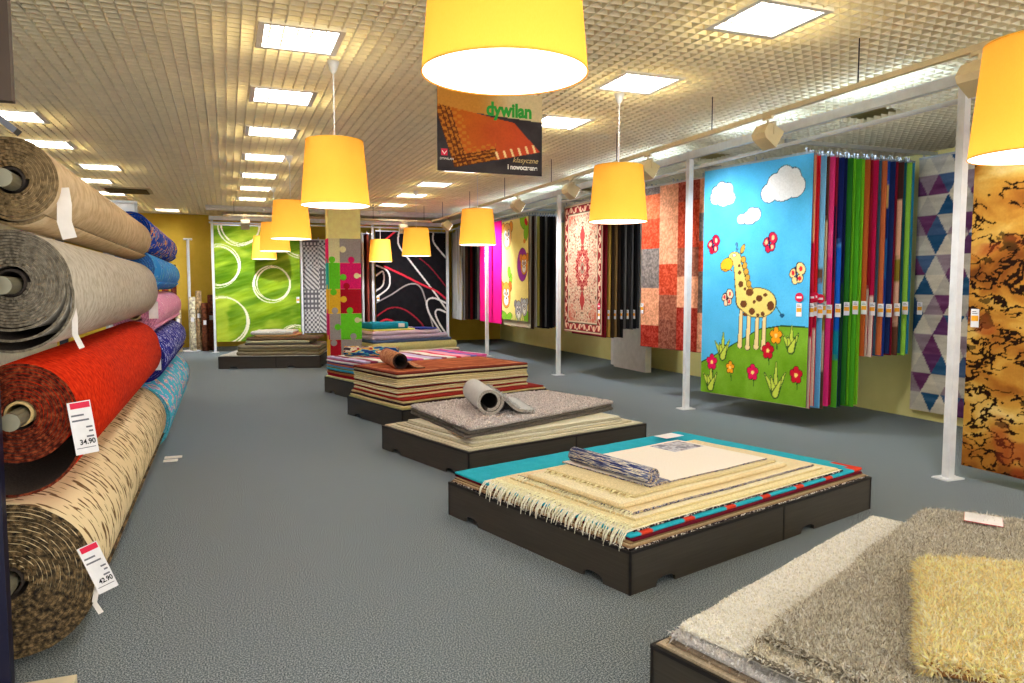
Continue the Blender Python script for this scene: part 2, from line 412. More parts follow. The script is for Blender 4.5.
def solid(col, var=10, seed=0, sx=6, sy=10):
    def f(U, V):
        n = fbm(U * sx, V * sy, seed); return np.array(col)[None, None] + (n[..., None] - 0.5) * var * 2
    return f
def hang(px, py, ang, W, z0, z1, colfn, edge, label, nu=30, nv=60, t=0.012, wave=0.012, seed=0, cat='rug', group=None, tagx=None, tagz=1.05, disc=True, rot=None):
    """rug hung from a rail: (px,py) is its top-left corner seen from the front; ang swings it off the wall line"""
    a = math.radians(ang); rz = math.atan2(-math.cos(a), -math.sin(a)) if rot is None else rot
    o = empty('hanging_rug', (px, py, z0), rz, label, cat, group)
    H = z1 - z0
    paint_panel('rug', o, W, H, t, nu, nv, colfn, edge, wave, seed)
    hanger(o, W, H, t)
    if tagx is not None: small_tag(o, tagx, tagz - z0, -t / 2 - wave - 0.004, disc=disc)
    return o

# --- picture of the giraffe meadow
def ell(x, y, cx, cy, rx, ry, rot=0):
    c, s = math.cos(rot), math.sin(rot); dx, dy = x - cx, y - cy
    return ((dx * c + dy * s) / rx) ** 2 + ((-dx * s + dy * c) / ry) ** 2
def seg(x, y, x0, y0, x1, y1, r0, r1):
    dx, dy = x1 - x0, y1 - y0; t = np.clip(((x - x0) * dx + (y - y0) * dy) / (dx * dx + dy * dy + 1e-12), 0, 1)
    return np.hypot(x - x0 - t * dx, y - y0 - t * dy) / (r0 + (r1 - r0) * t)
def shape(c, fields, col, line=(24, 34, 40), lw=0.012):
    """union of implicit distances (metres, negative inside) with an outline"""
    d = fields[0]
    for f in fields[1:]: d = np.minimum(d, f)
    c[np.abs(d) < lw / 2] = line; c[d < -lw / 2] = col
def dell(x, y, cx, cy, rx, ry, rot=0): return (np.sqrt(ell(x, y, cx, cy, rx, ry, rot)) - 1) * min(rx, ry)
def dseg(x, y, x0, y0, x1, y1, r0, r1): return (seg(x, y, x0, y0, x1, y1, r0, r1) - 1) * min(r0, r1)
GW, GH = 1.56, 2.81
def giraffe(U, V):
    x = U * GW; y = (1 - V) * GH; c = np.zeros(U.shape + (3,))
    n = fbm(U * 8, V * 12, 3)[..., None]
    c[:] = np.array((84, 184, 232)); c += (n - 0.5) * 22
    ku = [0, .13, .27, .42, .57, .78, 1.0]; kv = [.865, .83, .79, .744, .70, .68, .682]
    hill = np.interp(U, ku, kv) * GH
    gr = y > hill; c[gr] = (np.array((116, 166, 38)) + (n - 0.5) * 46)[gr]; c[np.abs(y - hill) < 0.008] = (40, 70, 40)
    Wt = (246, 248, 248)
    def cloud(cx, cy, w, h, ps):
        shape(c, [dell(x, y, cx + a * w, cy + b2 * h, r * w, r2 * h) for a, b2, r, r2 in ps], Wt, (60, 80, 100), 0.010)
    cloud(0.75 * GW, .105 * GH, .60, .40, [(-.3, .22, .2, .28), (0, .2, .3, .3), (.28, .12, .22, .32), (.05, -.2, .2, .3), (-.16, -.02, .2, .3), (.25, -.15, .15, .25)])
    cloud(0.19 * GW, .115 * GH, .40, .31, [(-.25, .1, .25, .3), (.05, .2, .28, .3), (.28, .2, .22, .26), (-.05, -.2, .22, .3), (.2, -.12, .22, .3), (-.25, -.1, .2, .25)])
    cloud(0.45 * GW, .222 * GH, .34, .20, [(-.3, .15, .22, .32), (0, .1, .28, .4), (.3, -.05, .22, .4), (.12, -.2, .2, .3), (.1, .25, .2, .25)])
    def flower(u, v, col, r=.062, stem=.17):
        fx, fy = u * GW, v * GH
        c[(np.abs(x - fx - 0.02 * np.sin((y - fy) * 9)) < .006) & (y > fy) & (y < fy + stem)] = (40, 84, 36)
        shape(c, [dell(x, y, fx + r * .78 * math.cos(a), fy + r * .95 * math.sin(a), r * .55, r * .62) for a in [k * 2 * PI / 5 - PI / 2 for k in range(5)]] + [dell(x, y, fx, fy, r * .6, r * .6)], col, (70, 20, 30), .008)
        c[ell(x, y, fx, fy, r * .33, r * .36) < 1] = (250, 214, 120)
    def plant(u, v, h, w=1.0):
        bx, by = u * GW, v * GH
        for dx, k in ((-.42, .62), (.36, .7), (.02, 1.0), (-.18, .55), (.22, .5)):
            shape(c, [dseg(x, y, bx, by, bx + dx * h * w, by - k * h, .034, .006)], (198, 214, 78), (60, 90, 40), .008)
            shape(c, [dseg(x, y, bx, by, bx + dx * h * w * .8, by - k * h * .8, .028, .008)], (198, 214, 78), (198, 214, 78), .006)
    plant(.22, .83, .30); plant(.86, .775, .27); plant(.10, .975, .28); plant(.73, .965, .38)
    RD, CR, OR = (200, 24, 44), (222, 24, 84), (248, 164, 26)
    # giraffe
    B = (238, 214, 118); BR = (112, 66, 36); LN = (70, 50, 30)
    gx = .55 * GW; gy = .588 * GH
    for u, f in ((.40, 0), (.475, .012), (.555, .0), (.62, .012)):
        shape(c, [dseg(x, y, u * GW, .62 * GH, u * GW - .012, .765 * GH + f, .026, .030), dell(x, y, u * GW - .014, .775 * GH + f, .040, .036)], (242, 216, 150), LN, .008)
    shape(c, [dell(x, y, gx, gy, .265, .175), dseg(x, y, .42 * GW, .58 * GH, .355 * GW, .43 * GH, .115, .060), dell(x, y, .325 * GW, .40 * GH, .10, .085, .2)], B, LN, .009)
    for k in range(6):   # mane
        shape(c, [dell(x, y, (.40 + .014 * k) * GW + .015, (.405 + .026 * k) * GH, .036, .042)], (206, 160, 60), LN, .007)
    shape(c, [dell(x, y, .40 * GW, .36 * GH, .03, .06, .4)], (206, 160, 60), LN, .007)
    shape(c, [dseg(x, y, .345 * GW, .36 * GH, .34 * GW, .335 * GH, .014, .012)], (70, 140, 190), LN, .006)
    shape(c, [dell(x, y, .245 * GW, .425 * GH, .10, .080, -.35)], (246, 184, 44), LN, .009)
    c[seg(x, y, .20 * GW, .445 * GH, .30 * GW, .45 * GH, .006, .006) < 1] = (150, 80, 20)
    shape(c, [dell(x, y, .32 * GW, .385 * GH, .026, .018)], (250, 250, 250), LN, .007)
    for u, v, rx, ry in ((.42, .595, .05, .045), (.475, .545, .055, .045), (.565, .57, .045, .038), (.50, .625, .045, .042), (.67, .60, .05, .055), (.60, .635, .03, .028), (.52, .585, .022, .022), (.62, .555, .03, .02), (.435, .64, .03, .024), (.39, .51, .038, .038), (.375, .46, .026, .026), (.37, .43, .02, .02), (.43, .53, .02, .02), (.555, .64, .025, .02)):
        m = (ell(x, y, u * GW, v * GH, rx, ry) < 1); c[m] = BR
    c[seg(x, y, .715 * GW, .60 * GH, .77 * GW, .635 * GH, .006, .006) < 1] = (40, 70, 90)
    shape(c, [dell(x, y, .775 * GW, .638 * GH, .026, .02)], (30, 90, 130), (30, 50, 90), .006)
    for a in ((.11, .86, CR), (.30, .875, OR), (.52, .885, CR), (.655, .787, RD), (.725, .722, OR), (.91, .875, RD)): flower(*a, r=.066 if a[2] != OR or a[0] > .5 else .052)
    def bfly(u, v, wing, inner, s=1.0, fl=1):
        bx, by = u * GW, v * GH
        shape(c, [dell(x, y, bx + fl * .05 * s, by - .055 * s, .055 * s, .07 * s, -.5 * fl), dell(x, y, bx + fl * .04 * s, by + .05 * s, .042 * s, .05 * s, .5 * fl), dell(x, y, bx - fl * .045 * s, by - .01 * s, .04 * s, .055 * s, .5 * fl), dell(x, y, bx - fl * .02 * s, by + .07 * s, .035 * s, .045 * s, -.3)], wing, (60, 20, 40), .009)
        for dx, dy in ((.05, -.055), (.04, .05), (-.045, -.01)): c[ell(x, y, bx + fl * dx * s, by + dy * s, .02 * s, .028 * s) < 1] = inner
        c[seg(x, y, bx - .012 * s, by - .06 * s, bx + .012 * s, by + .07 * s, .012 * s, .01 * s) < 1] = (50, 30, 60)
    bfly(.10, .335, (214, 20, 58), (250, 190, 150)); bfly(.645, .34, (206, 30, 70), (250, 200, 140))
    bfly(.89, .47, (246, 214, 140), (220, 40, 50), 1.05); bfly(.255, .57, (250, 210, 170), (220, 50, 60), .9)
    return c
E_dark = fabric((52, 44, 60)); E_cream = fabric((206, 196, 170))
g = hang(5.7, 7.994, -12, GW, 0.255, 3.07, giraffe, fabric((110, 60, 90)), "tall blue and green children's rug picturing a yellow spotted giraffe", 170, 300, tagx=1.44, tagz=1.42)
ax, ay = math.sin(math.radians(-12)), math.cos(math.radians(-12))

# --- rugs edge-on behind the giraffe
RED, LB, HP, NV = (206, 30, 60), (120, 186, 226), (226, 46, 120), (24, 36, 92)
G1 = [('peach and red', [(.34, (240, 170, 120)), (.68, RED), (.72, (190, 30, 60)), (1, (232, 206, 186))], RED),
      ('scarlet', [(.62, (214, 34, 40)), (.7, (180, 26, 60)), (1, (226, 200, 180))], (190, 24, 36)),
      ('pale blue', [(.45, (128, 194, 232)), (.5, (110, 80, 60)), (1, (96, 170, 220))], LB),
      ('brown and cream', [(.25, (92, 52, 44)), (.55, (216, 184, 142)), (.7, (168, 138, 60)), (.85, (210, 176, 150)), (1, (96, 60, 46))], (110, 70, 60)),
      ('hot pink', [(.3, (228, 60, 120)), (.4, (232, 80, 130)), (1, HP)], HP),
      ('dark red', [(.2, (150, 24, 48)), (.5, (60, 28, 60)), (1, (150, 20, 44))], (120, 20, 40)),
      ('navy and blue', [(.34, NV), (.36, (70, 130, 190)), (.7, (24, 96, 196)), (.8, (20, 130, 150)), (1, (80, 160, 40))], NV),
      ('midnight blue', [(.5, (22, 30, 74)), (1, (30, 70, 40))], (20, 28, 64)),
      ('dark green', [(1, (40, 110, 34))], (34, 90, 30)),
      ('bright lime green', [(1, (112, 190, 36))], (100, 176, 30)),
      ('grass green', [(1, (76, 158, 34))], (70, 150, 30)),
      ('apple green', [(1, (134, 204, 40))], (112, 190, 34))]
G2 = [('orange brown', [(1, (190, 90, 40))], (176, 80, 36)), ('cream and crimson', [(.66, (170, 30, 50)), (1, (226, 206, 186))], (150, 26, 44)),
      ('dark crimson', [(.7, (190, 24, 70)), (1, (230, 206, 190))], (160, 20, 56)), ('slate blue', [(1, (66, 96, 116))], (60, 90, 110)),
      ('burnt orange', [(1, (206, 106, 60))], (190, 96, 50)), ('royal blue', [(.12, (30, 80, 180)), (.24, (240, 206, 120)), (.4, (24, 50, 120)), (.6, (40, 120, 200)), (1, (30, 70, 170))], (30, 60, 150)),
      ('navy', [(1, (30, 44, 90))], NV), ('wine red', [(1, (160, 30, 50))], (140, 26, 44)), ('brown and pink', [(.2, (70, 40, 36)), (.5, (230, 176, 140)), (.62, (140, 120, 40)), (.85, (220, 170, 140)), (1, (100, 60, 44))], (90, 56, 46)),
      ('dark teal', [(1, (30, 100, 110))], (26, 90, 100)), ('pale lime', [(1, (150, 204, 70))], (130, 190, 60)), ('turquoise blue', [(1, (50, 150, 200))], (46, 140, 190))]
qx, qy = 5.7 - ax * GW, 7.994 - ay * GW
for i, (nm, cols, e) in enumerate(G1 + G2):
    two = i >= len(G1); k = i - len(G1) if two else i
    X = qx + 0.075 + i * 0.064; z0 = (0.80 + 0.015 * math.sin(k * 2.3)) if two else (0.235 + 0.02 * math.sin(i * 1.7))
    W = 1.3 if two else 1.45; Y = 6.50 + (0.02 if i % 2 else 0) - (0.0 if not two else 0.0)
    an = -12 + (i % 3 - 1) * 0.4; a = math.radians(an)
    lab = '%s rug hanging edge-on, %s behind the giraffe rug' % (nm, ordw[k]) if not two else 'short %s rug hanging edge-on, %s of the shorter set by the triangle rug' % (nm, ordw[k])
    hang(X + math.sin(a) * W, Y + math.cos(a) * W, an, W, z0, 3.06, bands(cols), fabric(e), lab, 14, 70, t=0.014, wave=0.012, seed=i * 1.3, group='rugs hanging edge-on beside the giraffe', tagx=W - 0.004 if i % 2 == 0 or i < 4 else None, tagz=1.42 + .02 * math.sin(i * 2.7), disc=i < 3)

# --- triangle rug on the wall
def tri(U, V):
    W, H = 0.95, 3.0; x = U * W; y = V * H; s = 0.27; h = s * 0.86
    r = np.floor(y / h); fy = y / h - r; xx = x / s + 0.5 * (r % 2); cidx = np.floor(xx); fx = xx - cidx
    up = np.abs(fx - 0.5) * 2 < 1 - fy
    idx = np.where(up, cidx * 2, np.floor(xx + 0.5) * 2 + 1)
    pal = np.array([(206, 198, 180), (70, 96, 132), (190, 182, 170), (112, 60, 100), (216, 206, 186), (150, 130, 140), (44, 86, 122), (196, 190, 176), (96, 52, 96)])
    k = ((idx.astype(int) * 37 + r.astype(int) * 101) * 2654435761 >> 7) % len(pal)
    c = pal[k].astype(float); c += (fbm(U * 3, V * 60, 4)[..., None] - 0.5) * 50; return c
hang(7.765, 6.62, 0, 0.95, 0.115, 3.12, tri, fabric((120, 110, 120)), 'grey, blue and purple triangle patterned rug hanging against the yellow wall', 70, 220, tagx=0.1, tagz=1.42, disc=False)

# --- brown marbled rug right of the nearest post
def marble(U, V):
    W, H = 1.6, 2.95; x = U * W; y = V * H
    wx = fbm(x * 2.2, y * 3, 11) - .5; wy = fbm(x * 2.2 + 9, y * 3 + 4, 12) - .5
    f1 = fbm(x * 2.2 + wx * 1.6, y * 4.2 + wy * 1.6, 21, 5); v = fbm(x * 9 + wx * 3, y * 17 + wy * 3, 31, 5)
    ridge = np.abs(v - 0.5) * 2
    pal = np.array([(74, 42, 18), (126, 70, 26), (166, 106, 38), (194, 142, 56), (216, 178, 94), (232, 208, 148)], float)
    lvl = np.clip(f1 * 1.25 - 0.18 + 0.22 * np.sin(y * 2.6 + wx * 4) * 0.6 + .18 * sm((y - 1.7) / .6) * (1 - sm((y - 2.4) / .3)), 0, .999) * (len(pal) - 1)
    i = lvl.astype(int); fr = (lvl - i)[..., None]; c = pal[i] * (1 - fr) + pal[np.minimum(i + 1, 5)] * fr
    band = sm((fbm(x * 1.3, y * 2.0, 41) - 0.40) / 0.12)
    crack = (ridge < 0.075 * (0.5 + band)) & (band > .35) ; c[crack] = (34, 18, 8)
    dark = (fbm(x * 6, y * 10, 51) < 0.29); c[dark] *= 0.5; c *= .97
    red = sm((fbm(x * 1.6, y * 2.2, 61) - .56) / .08)[..., None]; c = c * (1 - red * .55) + np.array((150, 58, 28)) * red * .55
    return c
hang(5.75, 4.375, 0, 1.6, 0.105, 3.05, marble, fabric((44, 26, 34)), 'large brown and gold marbled rug hanging right of the nearest white post', 230, 380, tagx=0.07, tagz=1.42, disc=False, wave=0.006)

# --- patchwork
def patch(U, V):
    y = 1 - V
    PE, RE, GR, BRN, OR, DR = (226, 158, 120), (196, 74, 46), (126, 116, 110), (150, 88, 66), (214, 112, 74), (158, 50, 36)
    colsx = [(.30, [(.05, GR), (.20, OR), (.38, RE), (.63, GR), (.86, PE), (1, DR)]), (.58, [(.48, PE), (.67, RE), (.82, BRN), (1, (132, 76, 58))]),
             (.90, [(.12, (156, 70, 56)), (.39, RE), (.56, BRN), (.74, PE), (1, DR)]), (1.01, [(.20, PE), (.36, GR), (.53, RE), (.77, (112, 92, 80)), (1, PE)])]
    c = np.zeros(U.shape + (3,)); lo = 0
    n = fbm(U * 60, V * 110, 9, 2); n2 = fbm(U * 40, V * 70, 19, 3)
    for hi, rows in colsx:
        l2 = 0
        for v1, col in rows:
            m = (U >= lo) & (U < hi) & (y >= l2) & (y < v1); c[m] = col
            l2 = v1
        lo = hi
    c += (np.where(n > .52, 1, -1) * 16 + (n2 - .5) * 60)[..., None] * np.array((1, .9, .8)) * .8; return c
hang(5.75, 9.586, -7, 1.36, 0.72, 3.04, patch, fabric((120, 60, 44)), 'rust, peach and grey patchwork rug hanging beside the giraffe rug', 120, 220, tagx=0.05, tagz=1.36, disc=False)
for k, (nm, c) in enumerate((('charcoal', (60, 54, 52)), ('beige', (176, 156, 126)), ('brown', (104, 78, 60)))):
    hang(5.84 + 0.07 * k, 9.57, -6, 1.3, 0.78, 3.04, solid(c), fabric(mulc(c, .8)), '%s rug hanging %s behind the patchwork rug' % (nm, ordw[k]), 12, 20, seed=k, group='rugs hanging behind the patchwork')

# --- oriental medallion rug
def persian(U, V):
    W, H = 1.5, 2.25; x = np.abs(U - .5) * W; y = np.abs(V - .5) * H; dx = W / 2 - x; dy = H / 2 - y; d = np.minimum(dx, dy)
    CRM, R1, R2, PK, DG = (204, 178, 148), (138, 34, 38), (156, 54, 50), (186, 112, 92), (90, 76, 58)
    c = np.zeros(U.shape + (3,)); c[:] = CRM
    vine = np.sin(x * 58 + 2.4 * np.sin(y * 31)) * np.sin(y * 52 + 2.4 * np.sin(x * 37)); fl = fbm(x * 22, y * 22, 5, 3)
    c[vine > .5] = R2; c[vine < -.6] = PK; c[fl > .68] = DG; c[(np.abs(vine) < .05)] = (190, 150, 120)
    cor = (np.hypot(dx - .2, dy - .22) < .30 + .03 * np.sin(np.arctan2(dy, dx) * 22)) & (d > .2); c[cor & (vine > -.1)] = (186, 100, 80)
    r = np.hypot(x / .72, y); ang = np.arctan2(y, x)
    md = r < .36 + .03 * np.cos(ang * 12); c[md] = R1; c[md & (vine > .2)] = PK
    m2 = r < .22 + .02 * np.cos(ang * 8); c[m2] = (214, 180, 150); c[m2 & (vine > 0)] = R2; c[r < .10] = (140, 120, 100); c[r < .05] = R1
    pend = (x < .045 * (1 + np.cos((y - .56) * 14))) & (y > .36) & (y < .72); c[pend] = R2
    b1 = d < .19; c[b1] = R1
    bo = np.where(dx < dy, y, x); w = np.sin(bo * 24) * .05 + .105
    c[b1 & (np.abs(d - w) < .014)] = (214, 178, 150); fl2 = (np.abs(((bo * 5.5) % 1) - .5) < .17) & (np.abs(d - .105) < .035); c[b1 & fl2] = (222, 172, 140)
    for e, wd, col in ((.028, .012, CRM), (.19, .012, CRM), (.172, .01, DG), (.045, .006, DG)): c[np.abs(d - e) < wd] = col
    c[d < .014] = (128, 30, 40); return c
hang(5.75, 12.292, 0, 1.5, 0.80, 3.05, persian, fabric((140, 26, 40)), 'cream and red oriental medallion rug with an ornate border', 150, 220, tagx=1.40, tagz=1.22, wave=.006)
ST2 = [('crimson', (140, 30, 40)), ('gold', (196, 150, 66)), ('dark brown', (66, 48, 32)), ('tan striped', (150, 116, 70)), ('deep brown', (50, 38, 30)), ('black', (28, 26, 26)), ('grey', (110, 106, 102)),
       ('charcoal', (46, 44, 44)), ('ash grey', (92, 90, 90)), ('jet black', (24, 23, 24)), ('slate', (70, 68, 70))]
for i, (nm, c) in enumerate(ST2):
    sh = i > 5; W = 1.3
    hang(5.83 + 0.060 * i, 10.80 + W, 0, W, (0.9 if sh else 0.765) + .01 * math.sin(i * 2.1), 3.04, solid(c, 8, i), fabric(mulc(c, .8)), '%s rug hanging edge-on, %s behind the oriental medallion rug' % (nm, ordw[i]), 10, 30,
         t=.016, seed=i, group='rugs hanging edge-on beside the medallion rug', tagx=W - .004 if i % 2 else None, tagz=1.22, disc=False)

# --- nursery rug, pink rug, striped rugs
def nursery(U, V):
    W, H = 1.58, 2.15; x = U * W; y = (1 - V) * H; c = np.zeros(U.shape + (3,)); c[:] = (252, 232, 140); c += (fbm(U * 6, V * 9, 2)[..., None] - .5) * 16
    OR, LG, PU, WH, GY = (242, 160, 62), (140, 200, 50), (160, 60, 160), (250, 246, 236), (176, 176, 176)
    LN = (120, 70, 40)
    def face(cx, cy, r, col, ear, eye=1):
        shape(c, [dell(x, y, cx - r * .9, cy - r * .7, r * .42, r * .42), dell(x, y, cx + r * .9, cy - r * .7, r * .42, r * .42)], ear, LN, .012)
        shape(c, [dell(x, y, cx, cy, r, r * 1.05)], col, LN, .012)
        shape(c, [dell(x, y, cx, cy + r * .42, r * .55, r * .42)], WH, LN, .010)
        for s in (-1, 1):
            shape(c, [dell(x, y, cx + s * r * .36, cy - r * .2, r * .26, r * .32)], WH, LN, .010); c[ell(x, y, cx + s * r * .3, cy - r * .15, r * .12, r * .15) < 1] = (30, 60, 90)
        c[ell(x, y, cx, cy + r * .25, r * .15, r * .1) < 1] = (90, 40, 30)
    # rounded leaves and grass along the rim
    for cx, cy, rx, ry, rt in ((1.3, .1, .22, .14, .5), (1.45, .3, .12, .2, .2), (.1, 2.08, .26, .1, .2), (.42, 2.1, .2, .09, -.3), (1.5, 2.05, .2, .12, .3), (.55, 1.28, .09, .13, .3), (.45, 1.12, .1, .12, -.3)):
        shape(c, [dell(x, y, cx, cy, rx, ry, rt)], LG, (70, 130, 30), .012)
    face(.32, .34, .27, (246, 190, 110), OR); face(.26, 1.62, .27, OR, (220, 120, 40))
    shape(c, [dell(x, y, 1.24, .98 + .0, .30, .34)], PU, (100, 30, 110), .012); face(1.34, .98, .2, OR, (230, 140, 60))
    face(1.02, 1.94, .20, GY, (150, 150, 150)); face(1.36, 1.86, .17, (196, 196, 196), GY)
    c[ell(x, y, 1.44, .12, .1, .06, .7) < 1] = (210, 40, 50); c[ell(x, y, 1.36, .5, .07, .05) < 1] = (240, 150, 60)
    for k in range(16):
        c[seg(x, y, .04 + k * .1, 2.15, .06 + k * .1, 2.02, .02, .004) < 1] = LG
    return c
hang(5.75, 15.53, 0, 1.55, 0.89, 3.045, nursery, fabric((150, 120, 60)), "yellow children's rug with round cartoon animal faces", 130, 180, wave=.006)
hang(5.75, 17.09, 0, 1.53, 0.775, 3.09, solid((232, 22, 128), 8, 3), fabric((190, 14, 100)), 'plain hot pink rug hanging beside the animal face rug', 20, 30, wave=.006)
ST3 = [('oatmeal', (206, 194, 168), .76), ('brown', (80, 58, 44), .74), ('cream', (220, 212, 196), .78), ('yellow spotted', (206, 196, 90), .8), ('dark brown', (54, 42, 36), .77), ('black', (28, 26, 28), .75), ('grey', (128, 124, 122), .78),
       ('black flecked', (40, 38, 38), .74), ('jet black', (24, 22, 24), .75), ('white edged black', (60, 56, 56), .76), ('taupe', (140, 120, 110), .78), ('espresso', (50, 36, 32), .77)]
for i, (nm, c, z0) in enumerate(ST3):
    W = 1.3 if i else 1.55
    hang(5.80 + 0.058 * i, 13.97 + W, 0, W, z0, 3.05, solid(c, 8, i + 20), fabric(mulc(c, .8)), '%s rug hanging edge-on, %s behind the animal face rug' % (nm, ordw[i]), 10, 30, t=.016, seed=i, group='rugs hanging edge-on beside the animal face rug')
def greystripe(U, V):
    n = fbm(U * 14, V * 2.4, 8); n2 = fbm(U * 5, V * 1.5, 18); c = np.zeros(U.shape + (3,)); c[:] = (196, 198, 198)
    c -= (n[..., None] - .5) * 60; c[(n2 > .6) & (n > .5)] = (110, 112, 110); c[(n2 < .36)] = (214, 214, 210); c[(fbm(U * 9, V * 2, 28) > .70)] = (196, 176, 90); return c
hang(5.75, 19.1, 0, 0.62, 0.74, 3.1, greystripe, fabric((110, 110, 110)), 'pale grey rug with soft vertical streaks near the back corner', 50, 60)
for i, (nm, c) in enumerate((('silver grey', (190, 190, 186)), ('brown', (96, 66, 54)), ('charcoal', (44, 40, 40)), ('black and red', (150, 26, 36)), ('black', (26, 24, 26)), ('dark grey', (70, 70, 74)), ('white', (214, 210, 204)), ('beige', (180, 166, 150)))):
    hang(5.81 + 0.064 * i, 18.49 + 1.2, 0, 1.2, .74 + .01 * (i % 3), 3.06, solid(c, 8, i + 40), fabric(mulc(c, .85)), '%s rug hanging edge-on, %s behind the streaked grey rug' % (nm, ordw[i]), 10, 20, t=.016, seed=i, group='rugs hanging edge-on in the back corner')

# --- back row
def greenrug(U, V):
    W, H = 2.0, 2.85; x = U * W; y = (1 - V) * H; n = fbm(x * 1.1 + y * .3, y * 6 + x * 2, 3); n2 = fbm(x * 3, y * 16 + x * 4, 13)
    c = np.zeros(U.shape + (3,)); k = sm((n - .2) / .6)[..., None]
    c = (1 - k) * np.array((84, 124, 24)) + k * np.array((150, 180, 44)); c += (n2[..., None] - .5) * 50
    k2 = sm((fbm(x * 1.2, y * 2, 23) - .55) / .15)[..., None]; c = c * (1 - .5 * k2) + np.array((196, 206, 70)) * .5 * k2
    for cx, cy, r in ((1.33, 1.42, .42), (.08, .98, .48), (.15, 2.35, .58), (.6, .0, .45), (2.05, .2, .52), (1.85, 2.9, .4)):
        for j in range(3):
            ox, oy = .03 * math.sin(j * 2.1 + cx), .03 * math.cos(j * 2.7 + cy); rr = r * (1 + .045 * (j - 1))
            d = np.abs(np.hypot((x - cx - ox) * 1.0, (y - cy - oy) * .98) - rr); c[d < .011 + .005 * np.sin(np.arctan2(y - cy, x - cx) * 2 + j)] = (232, 228, 196)
    return c
hang(-0.25, 19.42, 0, 2.0, 0.26, 3.10, greenrug, fabric((60, 90, 30)), 'large green rug with cream scribbled circles on the back rack', 150, 210, rot=0, tagx=1.93, tagz=1.35, disc=False)
def hound(U, V):
    W, H = .85, 2.35; x = U * W; y = V * H; ci = np.floor(x / .43).astype(int); ri = np.floor(y / .55).astype(int); k = (ci + ri * 2) % 3
    a = (np.floor(x / .05) + np.floor(y / .06)) % 2; b2 = np.floor((x + y) / .06) % 2; d = (np.floor(x / .045) % 2) * (np.floor(y / .06) % 2)
    v = np.where(k == 0, a, np.where(k == 1, b2, d)); c = np.where(v[..., None] > .5, np.array((186, 184, 180)), np.array((92, 90, 92))).astype(float); return c
hang(1.80, 19.55, 0, 0.85, 0.42, 2.80, hound, fabric((120, 118, 118)), 'grey and white checked houndstooth rug beside the green rug', 80, 190, rot=0)
hang(1.70, 19.50, 0, 0.10, 0.40, 2.80, solid((120, 84, 60)), fabric((100, 70, 50)), 'narrow brown rug edge between green and houndstooth rugs', 6, 20, rot=0)
def bez(p, n=40):
    t = np.linspace(0, 1, n)[:, None]; p = [np.array(q, float) for q in p]
    out = []
    for i in range(len(p) - 1):     # catmull-rom
        a, b2, c2, d = p[max(i - 1, 0)], p[i], p[i + 1], p[min(i + 2, len(p) - 1)]
        out.append(.5 * ((2 * b2) + (-a + c2) * t + (2 * a - 5 * b2 + 4 * c2 - d) * t ** 2 + (-a + 3 * b2 - 3 * c2 + d) * t ** 3))
    return np.concatenate(out)
def blackrug(U, V):
    W, H = 1.92, 2.78; x = U * W; y = (1 - V) * H; c = np.zeros(U.shape + (3,)); c[:] = (24, 22, 24); c += (fbm(U * 20, V * 30, 3)[..., None] - .5) * 12
    WH, RD, GY = (214, 206, 200), (196, 44, 60), (150, 140, 138)
    def stroke(pts, r, col):
        q = bez([(a * W, b2 * H) for a, b2 in pts], 14); d = np.full(U.shape, 9.)
        for i in range(len(q) - 1): d = np.minimum(d, seg(x, y, q[i][0], q[i][1], q[i + 1][0], q[i + 1][1], r, r))
        c[d < 1] = col
    stroke([(.33, 0), (.32, .12), (.42, .22), (.58, .36), (.8, .55), (1, .74)], .020, WH); stroke([(.82, 0), (.82, .09), (.92, .18), (1, .24)], .02, WH)
    stroke([(.0, .67), (.2, .6), (.45, .5), (.62, .52), (.72, .7), (.84, 1.0)], .018, GY)
    stroke([(.12, .33), (.35, .40), (.65, .5), (.85, .56), (1, .64)], .024, RD); stroke([(.62, .25), (.78, .34), (1, .52)], .014, (130, 30, 44))
    stroke([(1, .68), (.82, .63), (.72, .66), (.74, .76), (.86, .9), (.96, 1)], .022, WH); stroke([(1, .77), (.88, .74), (.84, .78), (.9, .88), (1, .98)], .022, WH)
    stroke([(0, .8), (.2, .72), (.4, .74), (.62, .86), (.75, 1)], .018, (140, 34, 46)); stroke([(0, .88), (.14, .83), (.3, .88), (.5, 1.0)], .024, RD)
    stroke([(0, .42), (.1, .38), (.1, .5), (0, .56)], .02, WH); stroke([(0, .32), (.17, .38), (.18, .52), (0, .62)], .02, WH)
    stroke([(.14, .08), (.28, .0)], .022, RD); stroke([(.2, .95), (.35, 1)], .02, WH); return c
hang(3.66, 19.42, 0, 1.90, 0.27, 3.06, blackrug, fabric((30, 28, 30)), 'large black rug with white and red swirling lines', 150, 210, rot=0, tagx=.05, tagz=1.38, disc=False)
for i, (nm, c) in enumerate((('dark grey', (96, 90, 88)), ('brown', (112, 74, 60)), ('plum', (92, 44, 52)), ('silver', (190, 188, 186)), ('rust', (126, 60, 50)), ('pale grey', (206, 204, 204)))):
    hang(2.88 + 0.128 * i, 20.05, 0, 1.0, 0.30, 2.95, solid(c, 10, i + 60), fabric(mulc(c, .9)), '%s rug hanging edge-on, %s of the set right of the puzzle column' % (nm, ordw[i]), 10, 20, t=.05, seed=i, group='rugs hanging edge-on behind the puzzle column')

